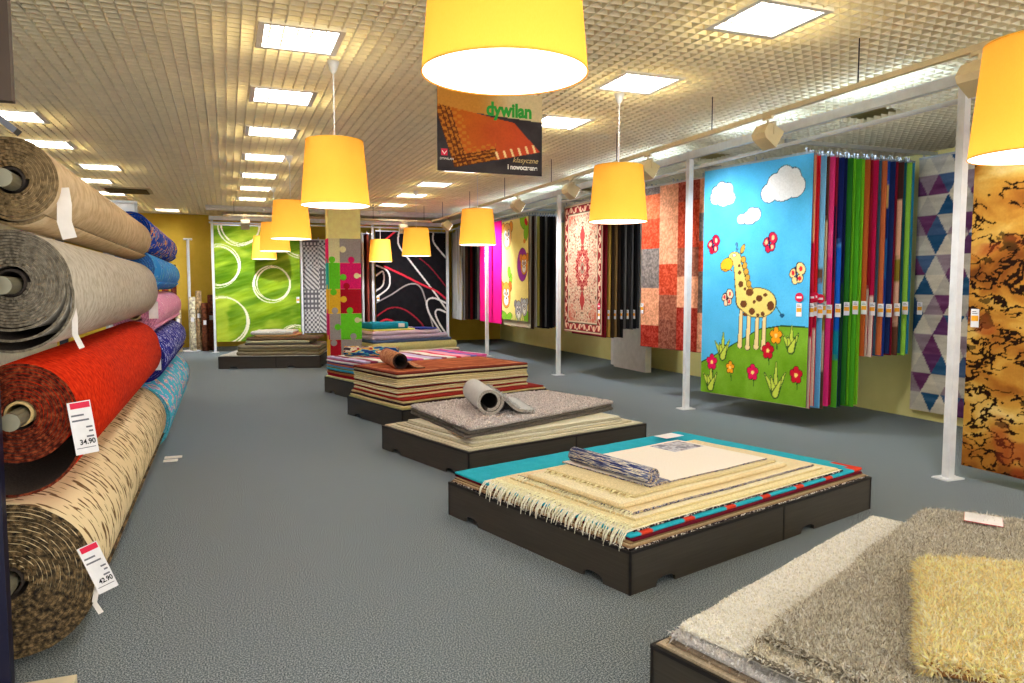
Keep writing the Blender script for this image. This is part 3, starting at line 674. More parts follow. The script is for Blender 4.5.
# ------------------------------------------------------------------ rack frames
fr = empty('rug_rack_frame', (5.6, 12.0, 0), 0, 'long white steel rug rack of posts and beams along the right side', 'rack')
PY = [4.38, 8.18, 12.2, 16.15, 19.42]
for y in PY:
    b = MB(); b.box(-.033, .033, y - 12 - .033, y - 12 + .033, 0.01, 3.34); p = b.build('post', M_white, fr)
    b = MB(); b.box(-.1, .1, y - 12 - .075, y - 12 + .075, 0, .012)
    for sx in (-1, 1): b.lathe([(.012, .012), (.012, .02), (.006, .022)], 8, c=(sx * .075, y - 12, 0), close=True)
    b.build('foot_plate', M_white, p)
b = MB(); b.box(-.03, .03, -10.5, 7.45, 3.235, 3.325); b.build('beam', M_white, fr)
b = MB(); b.tube([(.06, -10.5, 3.125), (.06, 7.42, 3.125)], .022, 12)
for y in PY: b.box(-.0, .07, y - 12 - .01, y - 12 + .01, 3.11, 3.14)
b.build('hanging_tube', M_white, fr, False)
for y in (4.42, 6.46, 8.22, 10.74, 12.24, 13.92, 16.19, 18.45):
    b = MB(); b.box(.02, 2.24, y - 12 - .016, y - 12 + .016, 3.14, 3.18); b.build('cross_rail', M_steel, fr)
fb = empty('rug_rack_frame', (2.6, 19.42, 0), 0, 'white steel rug rack carrying the green and black rugs across the back', 'rack')
for x in (-.285, 1.79, 3.60):
    b = MB(); b.box(x - 2.6 - .028, x - 2.6 + .028, -.03 + .06, .03 + .06, 0.01, 3.30); p = b.build('post', M_white, fb)
    b = MB(); b.box(x - 2.6 - .08, x - 2.6 + .08, -.02, .14, 0, .012); b.build('foot_plate', M_white, p)
b = MB(); b.box(-2.95, 2.95, .02, .1, 3.22, 3.32); b.build('beam', M_white, fb)
b = MB(); b.tube([(-2.95, 0, 3.155), (2.95, 0, 3.155)], .022, 12); b.build('hanging_tube', M_white, fb)
# bulkhead boards under the ceiling in front of the back rack
b = MB(); b.box(-.4, 5.5, 18.9, 18.96, 3.40, 3.49); b.box(-.4, 5.5, 18.6, 18.66, 3.44, 3.49); struct(b.build('trim_2', M_white))

# ------------------------------------------------------------------ spot track
tr = empty('track_rail', (4.6, 10, 3.15), 0, 'long beige lighting track hung on thin rods beside the right rack', 'track')
b = MB(); b.box(-.02, .02, -9.5, 7.2, -.02, .02); b.build('rail', M_beige, tr)
for y in (2.4, 4.5, 6.35, 8.3, 10.3, 12.3, 14.3, 16.3):
    b = MB(); b.tube([(0, y - 10, .02), (0, y - 10, .36)], .005, 6); b.build('hanging_rod', M_black, tr)
trb = empty('track_rail', (2.4, 17.2, 3.15), 0, 'beige lighting track hung across the hall before the back rack', 'track')
b = MB(); b.box(-2.4, 2.18, -.018, .018, -.018, .018); b.build('rail', M_beige, trb)
for x in (-2.2, -.7, .8, 2.0):
    b = MB(); b.tube([(x, 0, .018), (x, 0, .36)], .005, 6); b.build('hanging_rod', M_black, trb)
def make_spot():
    t = empty('track_spotlight', (0, 0, 0)); t['category'] = 'spotlight'
    b = MB(); b.box(-.014, .014, -.06, .06, -.045, -.02); b.tube([(0, 0, -.045), (0, 0, -.075)], .012, 10); b.build('adapter', M_beige, t)
    b = MB()
    for s in (-1, 1): b.box(-.012, .012, s * .095 - .004, s * .095 + .004, -.19, -.075)
    b.box(-.012, .012, -.099, .099, -.083, -.075); b.build('bracket', M_beige, t)
    b = MB(); ax1 = Vector((1, 0, -.62)).normalized(); ax2 = Vector((.62, 0, 1)).normalized()
    prof = [(-.10, -.045), (-.06, -.075), (.08, -.085), (.08, .085), (-.06, .075), (-.10, .045)]
    b.prism(prof, Vector((0, -.088, -.19)), ax1, ax2, (0, .176, 0)); h = b.build('lamp_head', M_beige, t)
    b = MB(); b.obox(Vector((0, 0, -.19)) + ax1 * .083, (ax1, (0, 1, 0), ax2), (.003, .075, .07)); b.build('lens', mat_emit('spot_lens', (255, 250, 240), 4.0), h)
    return t
SPOT_W = 110
spots = [(3.5, 'spotlight nearest the right edge of the photo, above the nearest white post'), (5.52, 'spotlight on the beige track above the giraffe rug'), (7.56, 'spotlight on the beige track before the patchwork rug'),
         (9.62, 'spotlight on the beige track before the medallion rug'), (11.68, 'spotlight on the beige track above the animal face rug'), (15.95, 'spotlight on the beige track near the back corner')]
sp0 = make_spot()
def spot_light(t, tgt, w, size=1.9):
    l = bpy.data.lights.new('spot_light', 'SPOT'); l.energy = w; l.spot_size = size; l.spot_blend = .9; l.shadow_soft_size = .06; l.color = (.93, .96, 1)
    o = bpy.data.objects.new('spot_light', l); put(o, t); loc = Vector((.10, 0, -.26)); o.location = loc
    d = Vector(tgt) - loc; o.rotation_euler = d.to_track_quat('-Z', 'Y').to_euler()
allsp = []
for i, (y, lab) in enumerate(spots):
    t = sp0 if i == 0 else dup(sp0, (4.6, y, 3.15)); t.location = (4.6, y, 3.15); t['label'] = 'beige ' + lab; t['group'] = 'track spotlights'; allsp.append(t)
for x, lab in ((.42, 'spotlight on the back track before the green rug'), (3.9, 'spotlight on the back track before the black rug')):
    t = dup(sp0, (x, 17.2, 3.15), PI / 2); t['label'] = 'beige ' + lab; t['group'] = 'track spotlights'; allsp.append(t)
for t in allsp:
    spot_light(t, (1.5, 0, -1.5), 62 if t.location.y < 6 else 90 if t.location.y < 10.5 else 110 if t.location.y < 12.5 else 210)
def batten(loc, rz, label):  # unseen fill light, added behind the beam to brighten the ceiling
    t = empty('fill_batten', loc, rz, label, 'light', 'fluorescent fill battens added behind the rack beam')
    b = MB(); b.box(-.62, .62, -.028, .028, 0, .028); b.build('housing', M_white, t)
    for s_ in (-1, 1):
        b = MB(); b.box(s_ * .60 - .012, s_ * .60 + .012, -.016, .016, .028, .062); b.build('lampholder', M_white, t)
    b = MB(); b.box(-.04, .04, .028, .07 if rz else .03, .0, .02); b.build('clip', M_white, t)
    b = MB(); b.tube([(-.588, 0, .046), (.588, 0, .046)], .013, 12); b.build('tube', mat_emit('cool_fill_tube', (196, 224, 255), 34.0), t, True)
k = 0
for y in (2.7, 5.4, 7.1, 9.3, 11.0, 13.3, 15.0, 17.3):
    batten((5.70, y, 3.262), PI / 2, 'cool white batten fill light added behind the right rack beam, %s from the front' % ordw[k]); k += 1

# ------------------------------------------------------------------ puzzle column
def column():
    x0, x1, y0, y1 = 1.865, 2.485, 14.72, 15.12
    t = empty('column', (x0, y0, 0), 0, 'square yellow column clad with coloured puzzle carpet pieces', 'column')
    b = MB(); b.box(0, x1 - x0, 0, y1 - y0, 0, 3.72); b.build('shaft', plain('pale_yellow_paint', (255, 244, 160), .7), t)
    BE, GY, GR, MG, OR, DR = (252, 234, 176), (160, 152, 148), (106, 206, 44), (224, 36, 110), (255, 184, 52), (172, 26, 42)
    rows = [2.54, 2.07, 1.56, 1.08, .57, .0]
    cl = [BE, GR, OR, GY, DR]; cr = [GY, MG, DR, GR, GY]
    knobs = {(0, 0): [('r', .24)], (0, 1): [('u', .06), ('r', .27), ('d', .08)], (0, 2): [('r', .22)], (0, 3): [('u', .10), ('d', .07)], (0, 4): [('d', .1)],
             (1, 1): [('u', .22)], (1, 2): [('u', .12)], (1, 3): [('u', .18), ('l', .25)], (1, 4): [('u', .24)], (1, 0): []}
    W1, W2 = .21, x1 - x0
    for side in (0, 1):
        xa, xb = (0, W1) if side == 0 else (W1, W2)
        for k in range(5):
            zb, zt = rows[k + 1], rows[k]; col = (cl, cr)[side][k]; b = MB()
            b.box(xa + .002, xb - .002, -.012, -.001, zb + .002, zt - .002)
            for kind, pos in knobs[(side, k)]:
                c = {'r': (xb + .06, zb + .5 - pos), 'l': (xa - .06, zb + .5 - pos), 'u': (xa + pos, zt + .06), 'd': (xa + pos, zb - .06)}[kind]
                nk = {'r': (xb, zb + .5 - pos), 'l': (xa, zb + .5 - pos), 'u': (xa + pos, zt), 'd': (xa + pos, zb)}[kind]
                b.prism([(.062 * math.cos(2 * PI * q / 20), .062 * math.sin(2 * PI * q / 20)) for q in range(20)], (c[0], -.016, c[1]), (1, 0, 0), (0, 0, 1), (0, .006, 0))
                dx, dz = (.03, .05) if kind in 'ud' else (.05, .03); b.box(nk[0] - dx, nk[0] + dx, -.0155, -.002, nk[1] - dz, nk[1] + dz)
            b.build('puzzle_piece', fabric(col, .15), t)
    b = MB()
    for zc in (1.82, .95):
        b.prism([(.055 * math.cos(2 * PI * q / 20), .055 * math.sin(2 * PI * q / 20)) for q in range(20)], (W2 - .09, -.017, zc), (1, 0, 0), (0, 0, 1), (0, .005, 0)); b.box(W2 - .05, W2 - .002, -.0165, -.012, zc - .028, zc + .028)
    b.build('puzzle_tab', fabric(BE, .1), t)
    for k, col in enumerate((MG, (40, 170, 160), OR, MG, OR)):
        b = MB(); b.box(-.012, -.001, .002, y1 - y0, rows[k + 1] + .002, rows[k] - .002)
        b.prism([(.06 * math.cos(2 * PI * q / 20), .06 * math.sin(2 * PI * q / 20)) for q in range(20)], (-.016, .2, rows[k] + .03 if k else rows[k] - .2), (0, 1, 0), (0, 0, 1), (.006, 0, 0)); b.build('puzzle_piece', fabric(col, .12), t)
column()

# ------------------------------------------------------------------ platforms
M_plat = mat_noise('dark_laminate', [(.35, (62, 57, 51)), (.65, (70, 65, 58))], scale=3, vec=(1, 1, 30), rough=.5, spec=.3)
M_platE = plain('laminate_edge', (34, 31, 32), .5)
PD = math.radians(16.4); PX = Vector((math.cos(PD), math.sin(PD), 0)); PYV = Vector((-math.sin(PD), math.cos(PD), 0))
def platform(F, L, W, label, rz=PD, h=.235):
    t = empty('display_platform', (F[0], F[1], 0), rz, label, 'platform', 'low rug display platforms')
    b = MB(); b.box(.004, L - .004, .004, W - .004, h - .018, h); b.build('top_board', [M_plat], t)
    def panel(o, ux, ln, nrm):
        n0, n1, nh = .20, .36, .045
        prof = [(0, 0)]
        def arch(a, c): return [(a, 0)] + [((a + c) / 2 - (c - a) / 2 * math.cos(PI * q / 8), nh * math.sin(PI * q / 8) ** .6) for q in range(1, 8)] + [(c, 0)]
        prof += arch(n0, n1)
        if ln > 1.5: prof += arch(ln - n1, ln - n0)
        prof += [(ln, 0), (ln, h - .002), (0, h - .002)]
        b = MB(); b.prism(prof, o, ux, (0, 0, 1), Vector(nrm) * .018); p = b.build('side_panel', M_plat, t)
        b = MB(); o2 = Vector(o); u = Vector(ux); b.obox(o2 + u * ln / 2 + Vector((0, 0, h - .008)) - Vector(nrm) * .002, (u, nrm, (0, 0, 1)), (ln / 2, .003, .007))
        for a in (.004, ln - .004): b.obox(o2 + u * a + Vector((0, 0, h / 2)) - Vector(nrm) * .001, (u, nrm, (0, 0, 1)), (.004, .002, h / 2))
        b.build('edge_strip', M_platE, p)
    half = L * .56
    panel((0, 0, 0), (1, 0, 0), half, (0, 1, 0)); panel((half, 0, 0), (1, 0, 0), L - half, (0, 1, 0))
    panel((0, W, 0), (0, -1, 0), W, (1, 0, 0)); panel((L, 0, 0), (0, 1, 0), W, (-1, 0, 0)); panel((L, W, 0), (-1, 0, 0), L, (0, -1, 0))
    return t

# ------------------------------------------------------------------ lying rugs
def quad(F, R, B, L):
    return [Vector((p[0], p[1], 0)) for p in (F, R, B, L)]
def rect(F, l, w, ang=PD):
    F = Vector((F[0], F[1], 0)); ux = Vector((math.cos(ang), math.sin(ang), 0)); uy = Vector((-math.sin(ang), math.cos(ang), 0))
    return [F, F + ux * l, F + ux * l + uy * w, F + uy * w]
def slab(name, Q, z0, t, top, edge, label=None, group=None, cat='rug', jit=.006, seed=0, wav=0, wavk=0.0, nu=28, nv=22, colfn=None, bulge=None, parent=None, roundc=0.0):
    """a rug lying flat: quad Q (front, right, back, left), rounded rim, slightly uneven"""
    U, V = np.meshgrid(np.linspace(0, 1, nu), np.linspace(0, 1, nv)); q = np.array([list(p) for p in Q])
    c = q.mean(0)
    P = (q[0] * ((1 - U) * (1 - V))[..., None] + q[1] * (U * (1 - V))[..., None] + q[2] * (U * V)[..., None] + q[3] * ((1 - U) * V)[..., None])
    jx = (fbm(P[..., 0] * 4 + seed * 3.7, P[..., 1] * 4, seed, 3) - .5) * 2 * jit; jy = (fbm(P[..., 0] * 4, P[..., 1] * 4 + seed * 2.1, seed + 50, 3) - .5) * 2 * jit
    P[..., 0] += jx; P[..., 1] += jy
    wv = (fbm(P[..., 0] * 1.6, P[..., 1] * 1.6, 900 + wav, 2) - .5)
    edgeu = np.minimum(np.minimum(U, 1 - U), np.minimum(V, 1 - V))
    zt = z0 + t + wavk * wv + (fbm(P[..., 0] * 9, P[..., 1] * 9, seed + 7, 3) - .5) * t * .25
    P[..., 2] = zt
    bl = t * .5 if bulge is None else bulge
    vs = P.reshape(-1, 3); n0 = len(vs)
    per = list(range(nu)) + [r * nu + nu - 1 for r in range(1, nv)] + [(nv - 1) * nu + k for k in range(nu - 2, -1, -1)] + [r * nu for r in range(nv - 2, 0, -1)]
    m = len(per); bp = vs[per]; nx = np.roll(bp, -1, 0) - np.roll(bp, 1, 0); nrm = np.stack([nx[:, 1], -nx[:, 0], 0 * nx[:, 0]], -1); nrm /= np.linalg.norm(nrm, axis=1)[:, None] + 1e-9
    zb = z0 + wavk * wv.reshape(-1)[per] * .9
    ring = []
    for f, o in ((.82, .75), (.5, 1.0), (.18, .75), (0.0, 0.1)):
        r = bp + nrm * bl * o; r[:, 2] = zb + (bp[:, 2] - zb) * f; ring.append(r)
    allv = np.concatenate([vs] + ring) - np.array([c[0], c[1], z0])
    i = np.arange(nu - 1)[None, :] + np.arange(nv - 1)[:, None] * nu
    qf = np.stack([i, i + 1, i + nu + 1, i + nu], -1).reshape(-1, 4); faces = [tuple(map(int, f)) for f in qf]; nt = len(faces)
    prev = per
    for k in range(4):
        cur = [n0 + k * m + j for j in range(m)]; faces += [(prev[(j + 1) % m], prev[j], cur[j], cur[(j + 1) % m]) for j in range(m)]; prev = cur
    faces.append(tuple(reversed(prev)))
    me = bpy.data.meshes.new(name); me.from_pydata([tuple(p) for p in allv.tolist()], [], faces)
    for mt in (top, edge): me.materials.append(mt)
    mi = np.ones(len(faces), dtype=np.int32); mi[:nt] = 0; me.polygons.foreach_set('material_index', mi)
    me.polygons.foreach_set('use_smooth', np.ones(len(faces), dtype=bool))
    if colfn is not None:
        ca = me.color_attributes.new('Col', 'FLOAT_COLOR', 'POINT'); cc = np.ones((len(allv), 4)); tc = lin(np.clip(colfn(U, V), 0, 255)).reshape(-1, 3)
        cc[:n0, :3] = tc; cc[n0:, :3] = np.tile(tc[per], (4, 1)); ca.data.foreach_set('color', cc.astype(np.float32).ravel())
    me.update(); o = bpy.data.objects.new(name, me); o.location = (c[0], c[1], z0); put(o, parent)
    if label: tag(o, label, cat, group)
    return o
def lerpq(Q, a0, a1, b0, b1):
    def p(u, v): return Q[0] * (1 - u) * (1 - v) + Q[1] * u * (1 - v) + Q[2] * u * v + Q[3] * (1 - u) * v
    return [p(a0, b0), p(a1, b0), p(a1, b1), p(a0, b1)]
def fringe(parent, p, q, out, z, ln, n, col, drop=.05, seed=0, base=(0, 0, 0)):
    r = random.Random(seed); b = MB(); p, q, out = Vector(p), Vector(q), Vector(out).normalized(); al = (q - p).normalized(); base = Vector(base)
    for i in range(n):
        s = (i + r.random() * .7) / n; o = p.lerp(q, s) - base; o.z = z - base.z; k = ln * (.7 + .5 * r.random()); sw = (r.random() - .5) * .03
        pts = [o - out * .01 + Vector((0, 0, .002)), o + out * k * .35 + al * sw * .4, o + out * k * .6 + al * sw + Vector((0, 0, -drop * .45)), o + out * k * .68 + al * sw * 1.5 + Vector((0, 0, -drop * (.8 + .4 * r.random())))]
        b.tube(pts, [.004, .0045, .004, .0025], 5)
    return b.build('fringe', fabric(col, .12), parent, True)
def spiral(name, r0, R, pitch, th, y0, y1, mats, parent=None, start=0.0, end=0.0, cw=1, sag=None, ny=3, seg_n=44, jit=.0, seed=0, tail=None):
    """carpet wound round the y axis; UVs hold metres (arc, length)"""
    turns = (R - r0) / pitch; a_end = end; N = int(turns * seg_n); r = random.Random(seed)
    ths = [2 * PI * turns * i / N for i in range(N + 1)]; tot = ths[-1]
    ys = [y0 + (y1 - y0) * k / (ny - 1) for k in range(ny)]
    inner, outer, arc = [], [], [0.0]
    for i, tt in enumerate(ths):
        ang = a_end + cw * (tot - tt); rr = r0 + pitch * tt / (2 * PI)
        if sag: rr += sag(ang, (tot - tt) / (2 * PI))
        inner.append((rr * math.cos(ang), rr * math.sin(ang))); outer.append(((rr + th) * math.cos(ang), (rr + th) * math.sin(ang)))
        if i: arc.append(arc[-1] + math.dist(outer[-1], outer[-2]))
    if tail:   # flat end lying on whatever is below: list of (x,z)
        for (tx, tz) in tail:
            d = Vector((tx - inner[-1][0], tz - inner[-1][1])).normalized(); nx = Vector((-d.y, d.x)) * th * (1 if cw < 0 else -1)
            inner.append((tx, tz)); outer.append((tx + nx.x, tz + nx.y)); arc.append(arc[-1] + math.dist(outer[-1], outer[-2]))
    n = len(inner); vs = []
    for k, yy in enumerate(ys):
        for i in range(n):
            j = (r.random() - .5) * jit if k in (0, ny - 1) else 0
            vs.append((inner[i][0], yy + j, inner[i][1])); vs.append((outer[i][0], yy + j, outer[i][1]))
    idx = lambda k, i, o: (k * n + i) * 2 + o
    fs, mi, uv = [], [], []
    for k in range(ny - 1):
        for i in range(n - 1):
            fs.append((idx(k, i, 1), idx(k, i + 1, 1), idx(k + 1, i + 1, 1), idx(k + 1, i, 1))); mi.append(0)
            fs.append((idx(k, i + 1, 0), idx(k, i, 0), idx(k + 1, i, 0), idx(k + 1, i + 1, 0))); mi.append(1)
        fs.append((idx(k, n - 1, 1), idx(k, n - 1, 0), idx(k + 1, n - 1, 0), idx(k + 1, n - 1, 1))); mi.append(2)
        fs.append((idx(k, 0, 0), idx(k, 0, 1), idx(k + 1, 0, 1), idx(k + 1, 0, 0))); mi.append(2)
    for i in range(n - 1):
        fs.append((idx(0, i, 0), idx(0, i + 1, 0), idx(0, i + 1, 1), idx(0, i, 1))); mi.append(2)
        fs.append((idx(ny - 1, i, 1), idx(ny - 1, i + 1, 1), idx(ny - 1, i + 1, 0), idx(ny - 1, i, 0))); mi.append(2)
    if cw > 0: fs = [tuple(reversed(f)) for f in fs]
    me = bpy.data.meshes.new(name); me.from_pydata(vs, [], fs)
    for m in mats: me.materials.append(m)
    me.polygons.foreach_set('material_index', mi); me.polygons.foreach_set('use_smooth', [m != 2 for m in mi])
    ul = me.uv_layers.new(name='UVMap'); vi = np.zeros(len(me.loops), dtype=np.int32); me.loops.foreach_get('vertex_index', vi)
    A = np.array(arc); co = np.array(vs); u = A[(vi // 2) % n]; v = co[vi, 1]
    ul.data.foreach_set('uv', np.stack([u, v], -1).astype(np.float32).ravel())
    me.update(); return put(bpy.data.objects.new(name, me), parent)

def mat_yarn():
    if 'shag_yarn' in MATS: return MATS['shag_yarn']
    m, nt, b, o = _new('shag_yarn'); a = nt.nodes.new('ShaderNodeVertexColor'); a.layer_name = 'Col'
    v = _coords(nt, 'Object', (1, 1, 1)); n = nt.nodes.new('ShaderNodeTexNoise'); n.inputs['Scale'].default_value = 30; nt.links.new(v, n.inputs['Vector'])
    mr = nt.nodes.new('ShaderNodeMapRange'); mr.inputs[3].default_value = .86; mr.inputs[4].default_value = 1.14; nt.links.new(n.outputs[0], mr.inputs[0])
    mx = nt.nodes.new('ShaderNodeVectorMath'); mx.operation = 'SCALE'; nt.links.new(a.outputs[0], mx.inputs[0]); nt.links.new(mr.outputs[0], mx.inputs['Scale'])
    d = nt.nodes.new('ShaderNodeBsdfDiffuse'); t = nt.nodes.new('ShaderNodeBsdfTranslucent'); ms = nt.nodes.new('ShaderNodeMixShader'); ms.inputs[0].default_value = .52
    for q in (d, t): nt.links.new(mx.outputs[0], q.inputs[0])
    nt.links.new(d.outputs[0], ms.inputs[1]); nt.links.new(t.outputs[0], ms.inputs[2]); nt.links.new(ms.outputs[0], o.inputs[0]); nt.nodes.remove(b)
    MATS['shag_yarn'] = m; return m
# tufts of long pile on a surface
def tufts(parent, pts, nrm, ln, wd, cols, seed=0, lean=.6, name='pile', base=(0, 0, 0)):
    """pts (n,3), nrm (n,3); cols list of rgb"""
    r = np.random.RandomState(seed); n = len(pts); pts = pts - np.asarray(base)
    d = nrm + r.normal(0, lean, (n, 3)); d /= np.linalg.norm(d, axis=1)[:, None]
    side = np.cross(d, r.normal(0, 1, (n, 3))); side /= np.linalg.norm(side, axis=1)[:, None] + 1e-9
    l = (ln * (.65 + .6 * r.rand(n)))[:, None]; bend = r.normal(0, .35, (n, 3)) * l; bend[:, 2] -= l[:, 0] * .18
    w = (wd * (.7 + .6 * r.rand(n)))[:, None]
    v = np.stack([pts - side * w, pts + side * w, pts + d * l * .55 + side * w * .9, pts + d * l * .55 - side * w * .9, pts + d * l + bend], 1).reshape(-1, 3)
    b5 = np.arange(n) * 5; f4 = np.stack([b5, b5 + 1, b5 + 2, b5 + 3], -1); f3 = np.stack([b5 + 3, b5 + 2, b5 + 4], -1)
    me = bpy.data.meshes.new(name); me.vertices.add(len(v)); me.vertices.foreach_set('co', v.astype(np.float32).ravel())
    me.loops.add(n * 7); loops = np.concatenate([f4, f3], 1).ravel(); me.loops.foreach_set('vertex_index', loops.astype(np.int32))
    me.polygons.add(n * 2); st = np.stack([np.arange(n) * 7, np.arange(n) * 7 + 4], -1).ravel(); me.polygons.foreach_set('loop_start', st.astype(np.int32))
    me.update(calc_edges=True); me.materials.append(mat_yarn())
    ca = me.color_attributes.new('Col', 'FLOAT_COLOR', 'POINT'); pc = np.array(cols, float)[r.randint(0, len(cols), n)] * (.85 + .3 * r.rand(n))[:, None]
    c = np.ones((n * 5, 4)); c[:, :3] = np.repeat(lin(np.clip(pc, 0, 255)), 5, 0); ca.data.foreach_set('color', c.astype(np.float32).ravel())
    me.polygons.foreach_set('use_smooth', np.ones(n * 2, dtype=bool)); me.update()
    o = bpy.data.objects.new(name, me); put(o, parent); o['kind'] = 'stuff'; return o
def surf_points(o, n, seed, top_only=False):
    """random points on an object's mesh faces (local coords)"""
    r = np.random.RandomState(seed); me = o.data; me.calc_loop_triangles(); lt = me.loop_triangles; m = len(lt)
    tv = np.zeros(m * 3, dtype=np.int32); lt.foreach_get('vertices', tv); tv = tv.reshape(-1, 3)
    co = np.zeros(len(me.vertices) * 3, dtype=np.float32); me.vertices.foreach_get('co', co); co = co.reshape(-1, 3).astype(float)
    a, b2, c = co[tv[:, 0]], co[tv[:, 1]], co[tv[:, 2]]; nn = np.cross(b2 - a, c - a); ar = np.linalg.norm(nn, axis=1); nn /= ar[:, None] + 1e-12
    w = ar * (nn[:, 2] > (-.3 if not top_only else .5)); k = r.choice(m, n, p=w / w.sum()); u = r.rand(n); v = r.rand(n); s = u + v > 1; u[s] = 1 - u[s]; v[s] = 1 - v[s]
    return a[k] + (b2 - a)[k] * u[:, None] + (c - a)[k] * v[:, None], nn[k]
def shag(o, n, ln, wd, cols, seed, lean=.55):
    p, nn = surf_points(o, n, seed); return tufts(o, p, nn, ln, wd, cols, seed, lean)

# ================================================================== platform A: cotton rugs with fringe
platform((1.914, 3.265), 2.49, 1.74, 'dark low platform in the middle foreground, stacked with fringed cotton rugs')
A_F = (1.914, 3.265)
gA = 'flat woven rugs stacked on the foreground platform'
def loc(F, a, c, ang=PD):
    return (F[0] + a * math.cos(ang) - c * math.sin(ang), F[1] + a * math.sin(ang) + c * math.cos(ang))
def lrect(F, x0, x1, y0, y1, ang=PD, skew=0.0):
    return [Vector((*loc(F, a, c, ang), 0)) for a, c in ((x0, y0), (x1, y0 + skew), (x1, y1 + skew), (x0, y1))]
M_bead = mat_noise('beaded_black_white_edge', [(.42, (24, 22, 26)), (.5, (70, 40, 50)), (.56, (226, 222, 210))], scale=70, detail=2, rough=.9, constant=True)
M_beadc = mat_noise('beaded_multicolour_edge', [(.36, (28, 26, 40)), (.44, (60, 70, 130)), (.5, (224, 216, 190)), (.56, (110, 40, 50)), (.62, (206, 190, 120))], scale=85, detail=2, rough=.9, constant=True)
M_ivory = mat_noise('ivory_flat_weave', [(.3, (238, 228, 212)), (.7, (248, 240, 228))], scale=90, rough=.95, bump=.3, bscale=200)
z = .2355
slab('rug', lrect(A_F, .01, 2.47, .01, 1.72), z, .012, fabric((150, 120, 92)), M_bead, 'brown rug with black and white beaded edge at the bottom of the fringed stack', gA, seed=1); z += .0125
slab('rug', lrect(A_F, .02, 2.44, .02, 1.70), z, .010, fabric((186, 164, 130)), fabric((170, 146, 112)), 'beige flat rug just above the beaded edge rug in the fringed stack', gA, seed=2); z += .0105
slab('rug', lrect(A_F, .03, 2.42, .03, 1.70), z, .009, fabric((160, 130, 96)), fabric((132, 104, 74)), 'tan brown flat rug just under the maroon rug in the fringed stack', gA, seed=3); z += .0095
slab('rug', lrect(A_F, .05, 2.40, .03, 1.72), z, .016, fabric((110, 26, 40)), fabric((96, 22, 38)), 'dark maroon rug with its red edge showing under the turquoise rug', gA, seed=4); z += .0165
def turq(U, V):
    c = np.zeros(U.shape + (3,)); c[:] = (46, 172, 194); c += (fbm(U * 40, V * 30, 3)[..., None] - .5) * 16
    rim = (V < .035) & (np.abs(((U * 6.5 + .2) % 1) - .5) < .12); c[rim] = (214, 66, 44); c[(U > .975) & (V < .12)] = (214, 66, 44); return c
slab('rug', lrect(A_F, .05, 2.43, .045, 1.72), z, .020, M_vcs, M_vcs, 'wide turquoise rug with red edge blocks spread under the fringed ivory rugs', gA, seed=5, nu=160, nv=60, colfn=turq); z += .0205
def mkf(nm, x0, x1, y0, y1, t, top, edge, lab, fr=None, sk=0.0, seed=0, fl=.09, dr=.05, n=70, wavk=.006):
    global z
    Q = lrect(A_F, x0, x1, y0, y1, skew=sk); o = slab('rug', Q, z, t, top, edge, lab, gA, seed=seed, wavk=wavk, wav=3)
    if fr: fringe(o, Q[0], Q[3], -PX, z + t * .6, fl, n, fr, dr, seed, base=(o.location.x, o.location.y, o.location.z))
    z += t + .0005; return o
mkf('r', .09, 2.20, .06, 1.36, .013, fabric((238, 228, 200)), M_bead, 'ivory rug with a long cream fringe hanging over the turquoise rug', (248, 240, 212), seed=6, fl=.13, dr=.085, n=110)
mkf('r', .11, 2.16, .08, 1.32, .014, fabric((230, 216, 170)), fabric((220, 204, 152)), 'straw coloured fringed rug lying on the ivory fringed rug', (244, 232, 190), seed=7, fl=.12, dr=.06, n=90)
mkf('r', .17, 2.04, .13, 1.24, .013, fabric((230, 218, 184)), fabric((214, 196, 146)), 'cream rug below the folded cream rug in the fringed stack', seed=8)
mkf('r', .21, 2.02, .18, 1.20, .015, fabric((226, 210, 170)), M_beadc, 'cream rug with multicoloured knotted edge in the fringed stack', (238, 226, 190), seed=9, fl=.07, dr=.03, n=60)
mkf('r', .20, 1.80, .26, 1.08, .028, fabric((232, 218, 182)), fabric((222, 202, 156)), 'thick folded cream rug below the top ivory rug of the fringed stack', seed=10)
mkf('r', .34, 1.74, .30, 1.06, .020, fabric((220, 204, 160)), fabric((206, 188, 140)), 'straw folded rug with open knotted fringe under the top ivory rug', (232, 218, 170), seed=11, fl=.06, dr=.02, n=26)
top = mkf('r', .52, 1.70, .34, 1.12, .010, M_ivory, M_beadc, 'plain ivory rug with knotted dark edge on top of the fringed stack', seed=12)
zt = z
# striped runner rolled up on top
sm_ = mat_noise('blue_striped_weave', [(.40, (44, 52, 106)), (.47, (110, 122, 160)), (.53, (228, 220, 196)), (.6, (60, 66, 120)), (.66, (190, 170, 110))], scale=9, detail=3, vec=(14, .6, 1), coord='UV', rough=.95, constant=True)
c0 = loc(A_F, .57, .71)
rl = empty('rolled_rug', (c0[0], c0[1], zt + .052), math.radians(16.4 + 62), 'small blue and cream striped rug rolled up on top of the fringed stack', 'rug')
rl.rotation_euler = (0, 0, math.radians(14))
spiral('rug', .012, .045, .009, .0078, -.37, .37, [sm_, sm_, M_beadc], rl, end=-PI / 2, cw=-1, seg_n=24, jit=.006, tail=[(.05, -.051), (.10, -.0515), (.14, -.052)])
# leaflet and small ticket
t = slab('leaflet', lrect(A_F, 1.34, 1.66, .84, 1.08), zt + .001, .002, mat_noise('leaflet_print', [(.4, (150, 146, 150)), (.5, (206, 206, 214)), (.6, (130, 128, 140))], scale=9), M_tag, 'grey printed leaflet lying on the ivory rug', None, 'leaflet', jit=0, nu=4, nv=4)
t = slab('price_ticket', lrect(A_F, 2.02, 2.24, 1.50, 1.64), .3255, .002, M_tag, M_tag, 'small white ticket on the far edge of the turquoise rug', None, 'ticket', jit=0, nu=3, nv=3)

